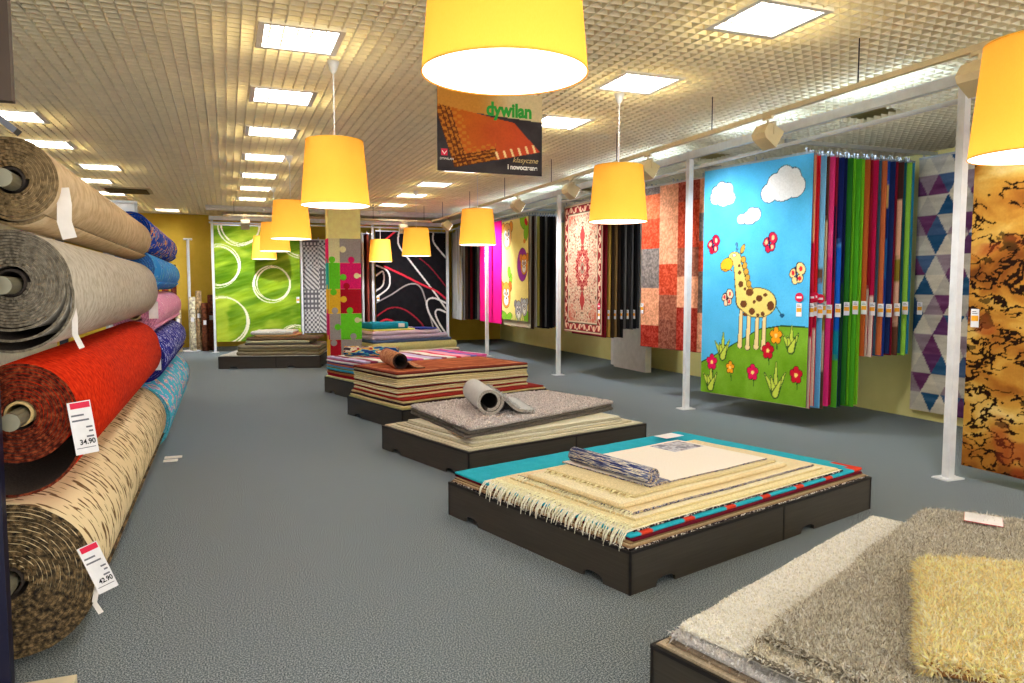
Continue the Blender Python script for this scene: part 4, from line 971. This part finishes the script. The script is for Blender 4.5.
# ================================================================== platform B: grey shag
B_F = (1.834, 5.762)
platform(B_F, 2.15, 1.52, 'dark low platform stacked with cream rugs under grey shaggy rugs')
gB = 'rugs stacked on the grey shag platform'; z = .2355
Q0 = lrect(B_F, .02, 2.12, .02, 1.50)
cr = [(206, 198, 172), (222, 214, 190), (200, 190, 160), (226, 220, 200), (190, 182, 156), (216, 208, 182)]
for k in range(6):
    ins = .03 + .02 * k; t = .011 if k < 2 else .0165
    if k == 0: Q = Q0
    elif k < 3: Q = lrect(B_F, .04 * k, 2.05 - .03 * k, .03 * k, 1.46 - .04 * k)
    else: Q = lrect(B_F, .06 + .012 * k, 1.92 - .01 * k, .06 + .01 * k, 1.30 - .02 * k)
    c = cr[k]; slab('rug', Q, z, t, fabric(c), fabric(mulc(c, .96)), '%s rug in the pile below the grey shaggy rugs, %s from the bottom' % (['cream', 'ivory', 'beige', 'off-white', 'sand', 'pale cream'][k], ordw[k]), gB, seed=20 + k, wav=5, wavk=.012 * k / 5, jit=.012); z += t + .0005
GRY = [(150, 142, 134), (128, 120, 112), (172, 164, 156), (104, 98, 92)]
for k in range(3):
    t = .032; c = [(120, 112, 104), (104, 98, 90), (190, 180, 176)][k]; Q = [Vector((*loc(B_F, a, c2), 0)) for a, c2 in ((.05, .09 - .01 * k), (2.06, .40), (2.0, 1.42), (.30, 1.46 - .01 * k))]
    o = slab('rug', Q, z, t, fabric(c, .15), fabric(mulc(c, .9), .2), ['dark grey shaggy rug lying directly on the cream rugs', 'charcoal grey shaggy rug between two other grey shaggy rugs', 'pale pinkish grey shaggy rug directly under the rolled grey rug'][k], gB, seed=30 + k, wav=5, wavk=.014, jit=.022, nu=50, nv=40)
    shag(o, 16000 if k == 2 else 5000, .010, .005, [[(120, 112, 104), (90, 84, 78), (140, 132, 124)], [(126, 118, 112), (140, 132, 126), (90, 86, 82)], [(226, 216, 212), (214, 206, 202), (236, 228, 224)]][k], 40 + k, .45); z += t + .0015
zB = z
# rolled grey shag with trailing end
c0 = loc(B_F, .55, .46); rl = empty('rolled_rug', (c0[0], c0[1], zB + .125), math.radians(-8), 'thick pale grey shaggy rug rolled up with its end trailing right', 'rug')
M_gs = fabric((196, 196, 194), .12); M_dk = fabric((42, 38, 36), .3)
o = spiral('rug', .062, .108, .034, .028, 0, .82, [M_gs, M_dk, fabric((150, 144, 136), .3)], rl, end=.35, cw=-1, seg_n=36, ny=8, jit=.006, tail=[(.17, -.03), (.22, -.075), (.27, -.105), (.34, -.118), (.42, -.120)])
p, nn = surf_points(o, 16000, 5); sel = (np.hypot(p[:, 0], p[:, 2]) > .118) & (((nn * np.stack([p[:, 0], 0 * p[:, 0], p[:, 2]], -1)).sum(1)) > 0)
tufts(o, p[sel], nn[sel], .022, .0045, [(200, 200, 198), (184, 184, 182), (214, 214, 212)], 6, .5)

# ================================================================== platform C: brown and cream pile
C_F = (1.785, 8.02)
platform(C_F, 2.36, 1.40, 'dark low platform stacked high with cream and rust wool rugs')
gC = 'rugs stacked under the rolled brown rug'; z = .2355
RU, CM, BK, OL = (150, 44, 36), (224, 204, 150), (60, 44, 40), (176, 168, 110)
low = [('olive', OL), ('cream', CM), ('black edged', BK), ('sand', (206, 184, 130)), ('maroon', RU)]
for k, (nm, c) in enumerate(low):
    t = .022; Q = lrect(C_F, .02 + .008 * k, 2.16 - .02 * k, .02 + .01 * k, 1.37 - .01 * k); slab('rug', Q, z, t, fabric(c), fabric(c), '%s wide rug in the brown pile, %s from the bottom' % (nm, ordw[k]), gC, seed=50 + k, wav=8, wavk=.03, jit=.015); z += t + .0005
up = [('cream', (228, 210, 160)), ('rust', RU), ('pale cream', (232, 216, 172)), ('sand', (212, 190, 140)), ('dark maroon', (96, 36, 34)), ('ivory', (230, 216, 176)), ('buff', (220, 198, 150)), ('cream striped', (226, 208, 160)), ('straw', (214, 196, 140)), ('deep brown', (70, 44, 36)), ('oat', (222, 204, 160)), ('brick red', (140, 40, 34))]
for k, (nm, c) in enumerate(up):
    t = .0225 if k < 11 else .028; Q = lrect(C_F, .07 + .006 * math.sin(k * 2.1), 1.94 - .01 * math.sin(k), .22 + .008 * math.sin(k * 1.3), 1.34 + .01 * math.sin(k)); last = k == 11
    def rust(U, V):
        n = fbm(U * 12, V * 30, 4); cc = np.zeros(U.shape + (3,)); cc[:] = (172, 92, 58); cc += (n[..., None] - .5) * np.array((110, 70, 50)); e = np.minimum(np.minimum(U, 1 - U) * 1.5, np.minimum(V, 1 - V)); cc[e < .03] = (120, 50, 40); cc[(e > .06) & (e < .09) & (n > .5)] = (212, 140, 96); return cc
    slab('rug', Q, z, t, M_vc if last else fabric(c), M_vc if last else fabric(c), ('rust brown rug with soft pattern on top of the tall cream pile' if last else '%s rug in the tall pile under the rust rug, %s upward' % (nm, ordw[k])), gC, seed=60 + k, wav=8, wavk=.03 * (1 - k / 14), jit=.010, nu=90 if last else 28, nv=60 if last else 22, colfn=rust if last else None); z += t + .0005
zC = z
c0 = loc(C_F, .27, .52); rl = empty('rolled_rug', (c0[0], c0[1], zC + .098), math.radians(0), 'small brown patterned rug rolled up on the tall cream pile', 'rug')
M_brp = mat_noise('brown_patterned_weave', [(.3, (120, 70, 44)), (.5, (196, 128, 84)), (.7, (214, 160, 120))], scale=26, rough=.95, bump=.3)
spiral('rug', .06, .088, .014, .012, 0, .80, [M_brp, fabric((34, 26, 24)), fabric((46, 30, 26))], rl, end=-.2, cw=-1, seg_n=28, tail=[(.11, -.05), (.15, -.08), (.20, -.096), (.30, -.097)])

# ================================================================== platform D: bright cotton rugs
D_F = (1.76, 10.22)
platform(D_F, 2.15, 1.38, 'dark low platform before the puzzle column, stacked with bright rag rugs')
gD = 'bright rag rugs before the puzzle column'; z = .2355
dd = [('lime white', (206, 206, 150)), ('scarlet', (206, 30, 50)), ('crimson', (170, 28, 50)), ('orange', (206, 120, 66)), ('brown', (130, 84, 60)), ('turquoise', (60, 150, 180)), ('olive', (150, 150, 90)), ('sky blue', (90, 150, 200)), ('coral', (206, 110, 90)), ('violet', (110, 90, 160)), ('white', (226, 222, 220)), ('pink', (214, 110, 160)), ('pale lilac', (196, 180, 220))]
for k, (nm, c) in enumerate(dd):
    t = .024; last = k == 12
    Q = lrect(D_F, .02 + .03 * math.sin(k * 1.9) ** 2, 2.12 - .05 * abs(math.sin(k)), .02 + .02 * math.sin(k * 1.1) ** 2, 1.34)
    def rag(U, V):
        k2 = np.floor(U * 22 + .5 * fbm(U * 5, V * 5, 3)).astype(int); pal = np.array([(206, 190, 226), (240, 236, 240), (220, 90, 160), (120, 120, 206), (250, 170, 190), (230, 60, 90), (250, 240, 230), (150, 60, 90)]); cc = pal[(k2 * 7 + (k2 // 3)) % 8].astype(float)
        return cc + (fbm(U * 30, V * 40, 5)[..., None] - .5) * 60
    slab('rug', Q, z, t, M_vc if last else fabric(c), M_vc if last else fabric(c), ('pink, white and violet striped rag rug topping the bright pile' if last else '%s rag rug in the bright pile by the puzzle column, %s from the bottom' % (nm, ordw[k])), gD, seed=80 + k, wav=11, wavk=.03, jit=.016, nu=90 if last else 24, colfn=rag if last else None); z += t + .0005
zD = z
c0 = loc(D_F, .74, .42); rl = empty('rolled_rug', (c0[0], c0[1], zD + .085), PD, 'small multicoloured rag rug rolled up on the bright pile', 'rug')
M_multi = mat_noise('multicolour_rag', [(.36, (30, 60, 130)), (.43, (60, 160, 190)), (.48, (236, 206, 90)), (.53, (180, 40, 60)), (.58, (240, 226, 190)), (.64, (60, 50, 60))], scale=3.2, detail=2, vec=(4, 1, 4), rough=.95, constant=True)
o = spiral('rug', .02, .072, .012, .010, 0, .84, [M_multi, M_multi, M_multi], rl, end=-PI / 2, cw=-1, seg_n=24); rl.rotation_euler = (0, 0, PD + math.radians(39))

# ================================================================== platform G: behind D, right of the column
G_F = (2.72, 14.62)
platform(G_F, 2.08, 1.35, 'dark low platform right of the puzzle column, mostly hidden by bright rag rugs')
gG = 'rugs stacked right of the puzzle column'; z = .2355
gg = [('red edged', (170, 60, 60), .03, 2.0), ('ivory', (226, 216, 190), .05, 2.0), ('thick olive', (214, 204, 140), .13, 1.93), ('blue grey', (90, 106, 140), .065, 1.80), ('lilac', (196, 176, 196), .09, 1.70), ('pale pink', (214, 190, 206), .085, 1.50), ('lemon', (230, 220, 110), .035, .95)]
for k, (nm, c, t, xe) in enumerate(gg):
    if k == 2: t = .16
    slab('rug', lrect(G_F, .03, xe, .03 + .01 * k, 1.28), z, t, fabric(c), fabric(c, .15), '%s rug in the pile right of the puzzle column, %s from the bottom' % (nm, ordw[k]), gG, seed=100 + k, wav=13, wavk=.02, jit=.015, bulge=.03 if k == 2 else None); z += t + .0005
slab('folded_rug', lrect(G_F, .02, .80, .12, .70), z, .125, fabric((40, 150, 176)), fabric((30, 136, 164)), 'turquoise folded rug on top of the pile right of the puzzle column', None, 'rug', seed=110, jit=.006, bulge=.02)
slab('price_ticket', lrect(G_F, .58, .72, .088, .092), z + .03, .075, M_tag, M_tag, 'white ticket on the front of the turquoise folded rug', None, 'ticket', jit=0, nu=3, nv=3, bulge=.001)
slab('folded_rug', lrect(G_F, 1.05, 1.45, .06, .5), z - .03, .03, fabric((50, 66, 150)), fabric((44, 58, 140)), 'small blue rug draped on the lilac pile right of the puzzle column', None, 'rug', seed=111, jit=.01)

# ================================================================== platform E: back left
ER = math.radians(-14.5)
platform((-.18, 15.5), 1.95, 1.45, 'low grey platform at the back before the green rug', rz=ER)
gE = 'rugs stacked before the green rug'; z = .2355
def er(x0, x1, y0, y1): return lrect((-.18, 15.5), x0, x1, y0, y1, ER)
ee = [('white', (206, 204, 200), .02, .02, 1.92, 1.35), ('taupe', (134, 124, 100), .07, .36, 1.92, 1.2), ('olive grey', (120, 112, 84), .06, .37, 1.91, 1.2), ('grey brown', (150, 140, 116), .07, .38, 1.9, 1.15),
      ('dark grey', (96, 90, 80), .04, .5, 1.72, 1.1), ('pale sage', (190, 190, 156), .05, .52, 1.70, 1.0), ('brown', (112, 92, 70), .06, .54, 1.86, 1.0), ('tan', (176, 140, 96), .05, .68, 1.45, .9), ('cream', (228, 222, 204), .07, .62, 1.38, .8)]
for k, (nm, c, t, xa, xb, w) in enumerate(ee):
    slab('rug', er(xa, xb, .05 + .012 * k, w), z, t, fabric(c, .2), fabric(c, .25), '%s rug in the pile before the green rug, %s from the bottom' % (nm, ordw[k]), gE, seed=120 + k, wav=15, wavk=.02, jit=.012); z += t + .0005

# ================================================================== platform F: near right, shaggy rugs
F_F = (1.975, .70)
platform(F_F, 2.5, 1.74, 'dark low platform at the bottom right, stacked with shaggy rugs')
gF = 'shaggy rugs on the bottom right platform'; z = .2355
def fr_(x0, x1, y0, y1, sk=0): return lrect(F_F, x0, x1, y0, y1, skew=sk)
LGREY = [(226, 224, 226), (206, 202, 200), (236, 234, 234)]; SAND = [(176, 160, 140), (150, 136, 120), (200, 188, 170)]; DG = [(200, 193, 178), (232, 227, 214), (166, 157, 142), (250, 247, 240), (212, 205, 188), (240, 234, 220)]
IV = [(255, 253, 246), (255, 255, 252), (255, 250, 236)]; YL = [(255, 242, 198), (254, 235, 178), (255, 248, 220), (252, 228, 166)]
o = slab('rug', fr_(.01, 2.45, .02, 1.72), z, .012, fabric((196, 180, 156)), fabric((150, 136, 116)), 'thin beige rug directly on the bottom right platform', gF, seed=140); z += .013
def fq(*pts): return [Vector((*loc(F_F, a, c), 0)) for a, c in pts]
o = slab('rug', fr_(.04, 2.4, .05, 1.68), z, .024, fabric((170, 154, 134)), fabric((150, 134, 116)), 'brownish sand shaggy rug low in the bottom right pile', gF, seed=141, jit=.012, nu=40, nv=40); shag(o, 30000, .016, .0032, SAND, 141); z += .026
o = slab('rug', fq((.03, .05), (2.4, .2), (2.3, 1.70), (.04, 1.66)), z, .028, fabric((206, 204, 204)), fabric((196, 192, 192)), 'pale silver shaggy rug under the ivory shaggy rug', gF, seed=142, jit=.012, nu=40, nv=40); shag(o, 40000, .020, .0032, LGREY, 142); z += .030
o = slab('rug', fq((.10, .2), (2.2, .5), (1.94, 1.86), (.07, 1.64)), z, .026, fabric((255, 251, 240)), fabric((250, 240, 220)), 'ivory shaggy rug reaching out behind the grey shaggy rugs', gF, seed=143, jit=.008, nu=50, nv=40); shag(o, 110000, .009, .0028, IV, 143, .35); z += .028
M_gb = fabric((214, 207, 192), .2)
o = slab('rug', fq((.02, .0), (2.45, .4), (2.06, 1.64), (.05, 1.33)), z, .030, M_gb, fabric((120, 112, 100), .2), 'lower grey shaggy rug peeking out at the left of the bottom right pile', gF, seed=144, jit=.014, nu=40, nv=40); shag(o, 40000, .024, .003, DG, 144); z += .032
o = slab('rug', fq((.10, .02), (2.50, .42), (2.08, 1.64), (.13, 1.32)), z, .034, M_gb, fabric((120, 112, 100), .2), 'large speckled grey shaggy rug below the yellow shaggy rug', gF, seed=145, jit=.014, nu=50, nv=40, wavk=.03, wav=21); shag(o, 190000, .019, .0026, DG, 145, .45); z += .038
o = slab('rug', fq((.25, .84), (.80, -.06), (1.85, .45), (1.10, 1.22)), z + .010, .055, fabric((252, 228, 160), .15), fabric((140, 100, 60), .3), 'folded thick yellow shaggy rug on top at the bottom right', gF, seed=146, jit=.02, nu=50, nv=40, wavk=.03, wav=22); shag(o, 90000, .024, .0036, YL, 146, .45)
t = slab('price_ticket', fq((1.98, 1.24), (2.14, 1.30), (2.10, 1.46), (1.94, 1.40)), z + .022, .003, M_tag, M_red, 'white price ticket with red edge on the grey shaggy rug', None, 'ticket', jit=0, nu=3, nv=3)

# ================================================================== carpet rolls on the left
def roll_mat(name, stops, scale, vec, bump=.5, bscale=60):
    return mat_noise(name, stops, scale=scale, detail=4, vec=vec, coord='UV', rough=.95, bump=bump, bscale=bscale, dist=.012, spec=.08)
M_r1 = roll_mat('beige_scroll_carpet', [(.35, (190, 162, 124)), (.6, (214, 188, 150))], 14, (1, 1, 1), .8, 16)
M_r2 = roll_mat('grey_beige_carpet', [(.35, (168, 158, 142)), (.6, (196, 188, 172))], 20, (1, 1, 1), .7, 26)
M_r3 = roll_mat('orange_red_carpet', [(.32, (168, 30, 12)), (.5, (206, 44, 16)), (.7, (228, 66, 26))], 30, (1, 1, 1), .6, 60)
def dash_mat():
    m, nt, b, o = _new('cream_dashed_carpet'); v = _coords(nt, 'UV', (4.2, 13, 1)); v.node.inputs['Rotation'].default_value = (0, 0, .9)
    n = nt.nodes.new('ShaderNodeTexNoise'); n.inputs['Scale'].default_value = 2.2; n.inputs['Detail'].default_value = 1.0; nt.links.new(v, n.inputs['Vector'])
    v2 = _coords(nt, 'UV', (2.4, 11, 1)); n2 = nt.nodes.new('ShaderNodeTexNoise'); n2.inputs['Scale'].default_value = 2.6; n2.inputs['Detail'].default_value = 1.0; nt.links.new(v2, n2.inputs['Vector'])
    r = nt.nodes.new('ShaderNodeValToRGB'); r.color_ramp.interpolation = 'EASE'; e = r.color_ramp.elements; e[0].position, e[0].color = .60, (0, 0, 0, 1); e[1].position, e[1].color = .635, (1, 1, 1, 1)
    r2 = nt.nodes.new('ShaderNodeValToRGB'); e = r2.color_ramp.elements; e[0].position, e[0].color = .61, (0, 0, 0, 1); e[1].position, e[1].color = .645, (1, 1, 1, 1)
    nt.links.new(n.outputs[0], r.inputs[0]); nt.links.new(n2.outputs[0], r2.inputs[0])
    mx = nt.nodes.new('ShaderNodeMath'); mx.operation = 'MAXIMUM'; nt.links.new(r.outputs[0], mx.inputs[0]); nt.links.new(r2.outputs[0], mx.inputs[1])
    mc = nt.nodes.new('ShaderNodeMixRGB'); mc.inputs[1].default_value = L4((226, 206, 164)); mc.inputs[2].default_value = L4((112, 86, 56)); nt.links.new(mx.outputs[0], mc.inputs[0])
    nt.links.new(mc.outputs[0], b.inputs['Base Color']); b.inputs['Roughness'].default_value = .95; b.inputs['Specular IOR Level'].default_value = .08
    v3 = _coords(nt, 'UV', (1, 1, 1)); _bump(nt, b, v3, 60, .5, .012); return m
M_r4 = dash_mat()
def edge_mat(name, a, b2, c): return mat_noise(name, [(.36, a), (.5, b2), (.66, c)], scale=46, detail=4, rough=.95, bump=.6, bscale=120, vec=(1, .2, 1), spec=.08)
M_e1 = edge_mat('brown_carpet_edge', (96, 80, 56), (122, 102, 72), (146, 124, 90))
M_e2 = edge_mat('grey_carpet_edge', (92, 84, 72), (116, 108, 94), (140, 130, 114))
M_e3 = edge_mat('rust_carpet_edge', (54, 20, 14), (104, 42, 26), (150, 74, 44))
M_e4 = edge_mat('dark_mottled_carpet_edge', (34, 32, 30), (84, 70, 50), (140, 116, 82))
M_bk = fabric((56, 50, 46), .2)
M_tube = plain('cardboard_core', (196, 168, 116), .8)
def sagf(S, last=1.1, bot=-PI / 2):
    def f(ang, left):      # left = turns still to go before the loose end
        if left > last: return 0.0
        return S * (1 - left / last) * max(0.0, math.cos(ang - bot)) ** 1.0
    return f
def carpet_roll(x, z, R, r0, pitch, y0, y1, mats, label, end, sag=None, group='big carpet rolls on the rack', hole=.055, cw=-1, ny=4, seg_n=48, tubec=None, tight=.82):
    t = empty('carpet_roll', (x, y0, z), 0, label, 'carpet roll', group)
    spiral('carpet', r0, R, pitch, pitch * tight, 0, y1 - y0, mats, t, end=end, cw=cw, sag=sag, jit=.012, ny=ny, seg_n=seg_n, seed=int(R * 1000))
    b = MB(); ln = y1 - y0
    for rr0, rr1 in ((r0 - .012, r0 - .002),):
        b.lathe([(rr0, 0), (rr1, 0), (rr1, ln), (rr0, ln), (rr0, 0)], 28)
    v = [(p[0], p[2], p[1]) for p in b.v]; b.v = v; b.f = [tuple(reversed(f)) for f in b.f]
    b.build('core_tube', M_tube if tubec is None else tubec, t, True); return t
Y0, Y1, Y2 = 3.56, 7.62, 11.62
r4 = carpet_roll(-.885, .372, .325, .062, .0165, Y0, Y1, [M_r4, M_bk, M_e4], 'big cream carpet roll with brown dashes, resting lowest near the floor', -.45, tight=.90, tubec=M_bk)
r3 = carpet_roll(-.815, 1.075, .208, .055, .0140, Y0, Y1, [M_r3, M_bk, M_e3], 'big orange red carpet roll with a loose outer layer', -2.3, sagf(.15, .8), cw=1)
r2 = carpet_roll(-.82, 1.618, .212, .058, .0125, Y0, Y1, [M_r2, M_bk, M_e2], 'big grey beige carpet roll, second from the top of the rack', -2.0, sagf(.07, 2.2), tubec=M_bk, cw=1)
r1 = carpet_roll(-.80, 2.036, .165, .050, .0130, Y0, Y1, [M_r1, M_bk, M_e1], 'big beige embossed carpet roll on top of the rack', -.9, sagf(.012, 1.5), tight=.9, tubec=M_bk)
def kids(name, base, cols, sc=9):
    st = [(.0, base), (.50, base)]; p = .54
    for c in cols: st.append((p, c)); p += .035
    st.append((p, base)); return mat_noise(name, st, scale=sc, detail=1.5, vec=(1, .6, 1), coord='UV', rough=.95, constant=True, bump=.3, bscale=80)
far = [(-.80, 2.125, .165, kids('blue_multicolour_carpet', (36, 70, 170), [(240, 200, 60), (214, 70, 50), (80, 170, 220)]), 'blue multicoloured carpet roll, topmost of the farther five', (30, 60, 140)),
       (-.80, 1.765, .185, kids('sky_blue_carpet', (50, 140, 214), [(120, 190, 230), (70, 110, 200), (90, 180, 190)], 7), 'sky blue carpet roll, second of the farther five from the top', (60, 110, 180)),
       (-.80, 1.345, .195, kids('pink_carpet', (226, 150, 180), [(240, 190, 206), (206, 120, 160)], 7), 'pink carpet roll, middle of the farther five', (206, 130, 160)),
       (-.76, .92, .205, kids('dark_blue_dashed_carpet', (36, 40, 140), [(206, 210, 240), (90, 100, 200)], 12), 'dark blue carpet roll with pale dashes, second of the farther five from below', (40, 40, 110)),
       (-.84, .362, .315, kids('turquoise_patterned_carpet', (74, 180, 206), [(240, 180, 200), (110, 110, 206), (240, 226, 140), (206, 90, 120)], 9), 'turquoise patterned carpet roll, lowest of the farther five', (70, 150, 170))]
for x, z, R, m, lab, ec in far:
    t = carpet_roll(x, z, R, .055, .02, Y1 + .04, Y2, [m, m, fabric(ec, .3)], lab, -.6, None, 'colourful carpet rolls farther along the rack', seg_n=32)
# ribbons and tickets on the rolls
M_rib = plain('white_ribbon', (236, 230, 224), .8)
def ribbon(parent, pts, w, n=(0, 1, 0)):
    b = MB(); pts = [Vector(p) for p in pts]; vs = []
    for i, p in enumerate(pts):
        d = (pts[min(i + 1, len(pts) - 1)] - pts[max(i - 1, 0)]).normalized(); s = d.cross(Vector(n)).normalized() * w / 2; vs += [p - s, p + s]
    m = len(vs); vs += [v + Vector(n) * .0015 for v in vs]
    fs = []
    for i in range(len(pts) - 1):
        a = 2 * i; fs += [(a, a + 1, a + 3, a + 2), (m + a, m + a + 2, m + a + 3, m + a + 1), (a, a + 2, m + a + 2, m + a), (a + 1, m + a + 1, m + a + 3, a + 3)]
    b.add(vs, fs); return b.build('ribbon', M_rib, parent)
ribbon(r1, [(.165, .06, -.02), (.172, .065, -.09), (.168, .07, -.16), (.185, .075, -.23)], .055)
ribbon(r2, [(.205, .05, -.06), (.215, .05, -.15), (.212, .055, -.22), (.235, .06, -.28)], .022)
def ticket(parent, loc, rot, price):
    t = MB(); t.box(-.055, .055, -.001, .001, -.25, 0, 0); t.box(-.042, .05, -.0025, -.001, -.032, -.004, 1)
    for k, (a, w) in enumerate(((.06, .06), (.085, .08), (.12, .03), (.14, .02), (.165, .035))):
        x = -.045 if k < 2 else .045 - w; t.box(x, x + w, -.002, -.001, -a - .008, -a, 2)
    t.box(-.045, .045, -.002, -.001, -.222, -.219, 2)
    o = t.build('price_ticket', [M_tag, M_red, M_tagtxt], parent); o.location = loc; o.rotation_euler = rot
    x = text('price', price, .034, M_black, o, (.048, -.0025, -.204), (PI / 2, 0, 0), .0008, align='RIGHT'); return o
o = ticket(r3, (.222, -.03, .045), (0, math.radians(-7), math.radians(6)), '34.90'); o.scale = (.78, 1, .9)
o = ticket(r4, (.300, -.03, .13), (0, math.radians(-20), math.radians(8)), '42.90'); o.scale = (.72, 1, .9)
ribbon(r4, [(.33, .02, .0), (.322, .025, -.09), (.31, .03, -.15), (.335, .03, -.20)], .022)
for (a, c) in ((7.36, .0), (7.5, .03)):
    b = MB(); b.box(-.58, -.46 + c, a, a + .07, .002, .012); b.v = [(p[0] + .885, p[1] - Y0, p[2] - .372) for p in b.v]; b.build('strap_end', M_rib, r4)
for o in list(bpy.data.objects):
    if o.name.startswith('carpet_roll') and o.get('label', '').startswith('pink'):
        b = MB(); b.box(-.03, .05, -.006, -.004, -.04, .12); b.v = [(p[0] + .15, p[1], p[2]) for p in b.v]; b.build('price_ticket', M_tag, o)
    if o.name.startswith('carpet_roll') and o.get('label', '').startswith('dark blue'):
        b = MB(); b.box(.10, .17, -.006, -.004, -.10, .03); b.build('price_ticket', M_tag, o)

# carpet rack: navy uprights and steel poles through the roll cores
M_navy = plain('navy_enamel', (22, 22, 48), .4)
ck = empty('carpet_rack', (-.9, 7.5, 0), 0, 'navy steel rack whose poles carry the big carpet rolls', 'rack')
for y in (3.36, 7.60 + .02, 11.75):
    b = MB(); xa = .022 if y < 4 else -.06
    b.box(xa - .04, xa + .045, y - 7.5 - .03, y - 7.5 + .03, .0, 2.30) if y < 4 else b.box(-.5, -.44, y - 7.5 - .03, y - 7.5 + .03, 0, 2.3)
    b.build('upright', M_navy, ck)
b = MB(); b.box(.03, .165, 3.36 - 7.5 - .025, 3.36 - 7.5 + .025, 2.30, 3.45); b.build('upper_post', plain('brown_enamel', (74, 60, 50), .5), ck)
b = MB(); b.obox((.10, 3.38 - 7.5, 2.25), ((1, 0, -.85), (0, 1, 0), (.85, 0, 1)), (.09, .035, .012)); b.build('end_arm', plain('grey_edge_steel', (90, 92, 100), .35, .4), ck)
b = MB(); b.prism([(.0, 2.0), (.085, 2.2), (.07, 2.24), (0, 2.24)], (0.02, 3.33 - 7.5, 0), (1, 0, 0), (0, 0, 1), (0, .01, 0)); b.build('end_plate', plain('blue_enamel', (40, 66, 190), .4), ck)
for t in (r1, r2, r3, r4):
    b = MB(); x, zc = t.location.x + .9, t.location.z - .012
    b.tube([(x, 3.42 - 7.5, zc), (x, 7.59 - 7.5, zc)], .036, 16); b.build('support_pole', plain('brushed_pole', (136, 132, 112), .45, .3), ck, False)
b = MB(); b.box(-.35, .30, 3.20 - 7.5, 3.30 - 7.5, 0, .05); b.build('foot', plain('cream_enamel', (222, 208, 176), .5), ck)

# ================================================================== back left corner: upright rugs
st = empty('rug_stand', (-.86, 20.1, 0), 0, 'tall white pole stand among upright rolled rugs at the back left', 'stand')
b = MB(); b.tube([(0, 0, 0.02), (0, 0, 2.78)], .036, 14); b.tube([(-.10, 0, 2.78), (.10, 0, 2.78)], .025, 10); b.build('pole', M_white, st)
b = MB(); b.lathe([(.22, 0), (.22, .02), (.06, .04)], 24, close=True); b.build('base', M_white, st)
ur = [(-1.62, 20.2, 2.1, .075, (112, 50, 36)), (-1.42, 20.35, 2.2, .08, (150, 60, 40)), (-1.22, 20.2, 2.15, .07, (96, 44, 34)), (-.80, 20.0, 1.35, .075, (214, 200, 170)), (-.66, 20.25, 1.5, .07, (180, 150, 110)), (-.52, 20.05, 1.2, .08, (104, 56, 34)), (-.38, 20.3, 1.4, .075, (120, 60, 40)), (-1.12, 19.95, 1.3, .07, (206, 190, 150))]
nmz = ['dark rust', 'brick red', 'deep brown', 'cream', 'tan', 'brown', 'reddish brown', 'pale straw']
for i, (x, y, h, r, c) in enumerate(ur):
    t = empty('upright_rug_roll', (x, y, 0), 0, '%s rolled rug standing upright in the back left corner' % nmz[i], 'rug', 'rolled rugs standing at the back left')
    b = MB(); b.lathe([(r * .3, h), (r * .85, h + .004), (r, h - .01), (r * .97, h * .6), (r, h * .3), (r, .0)], 20, close=True)
    b.build('rug', mat_noise('upright_pattern_%d' % i, [(.35, mulc(c, .6)), (.5, c), (.65, mulc(c, 1.25))], scale=14, detail=4, rough=.95), t, True)
    b = MB(); b.box(-.035, .035, -r - .004, -r - .001, h * .55, h * .55 + .11); b.build('price_ticket', M_tag, t)
# shelf unit and tall white panel behind the rolls
t = empty('display_board', (-1.50, 13.6, 0), 0, 'tall white framed board rising behind the carpet rolls', 'board')
b = MB(); b.box(-.30, .14, -.02, .02, 0, 2.96); b.build('face', M_white, t)
b = MB()
for x0, x1 in ((-.34, -.30), (.14, .18)): b.box(x0, x1, -.03, .03, 0, 3.0)
b.box(-.30, .14, -.03, .03, 2.96, 3.0); b.build('frame', M_steel, t)

# ================================================================== light, world, camera
w = bpy.data.worlds.new('shop_world'); SC.world = w; w.use_nodes = True
bg = w.node_tree.nodes['Background']; bg.inputs[0].default_value = (1.0, .97, .93, 1); bg.inputs[1].default_value = 2.0
f, cx, cy = 740.0, 512.0, 341.5
cam = bpy.data.cameras.new('camera'); cam.sensor_fit = 'HORIZONTAL'; cam.sensor_width = 36; cam.lens = f / 1024 * 36; cam.clip_start = .05
co = bpy.data.objects.new('camera', cam); COL.objects.link(co); co.location = (0, 0, 1.6)
yaw = math.atan((512 - 227) / f); pitch = math.atan(54.5 / f)
co.rotation_euler = (PI / 2 - pitch, 0, -yaw); SC.camera = co
SC.view_settings.view_transform = 'Standard'; SC.view_settings.look = 'None'; SC.view_settings.gamma = 1; SC.view_settings.use_curve_mapping = False
SC.view_settings.exposure = 0.78
SC.cycles.use_denoising = True
SC.cycles.max_bounces = 10; SC.cycles.diffuse_bounces = 7; SC.cycles.transmission_bounces = 8
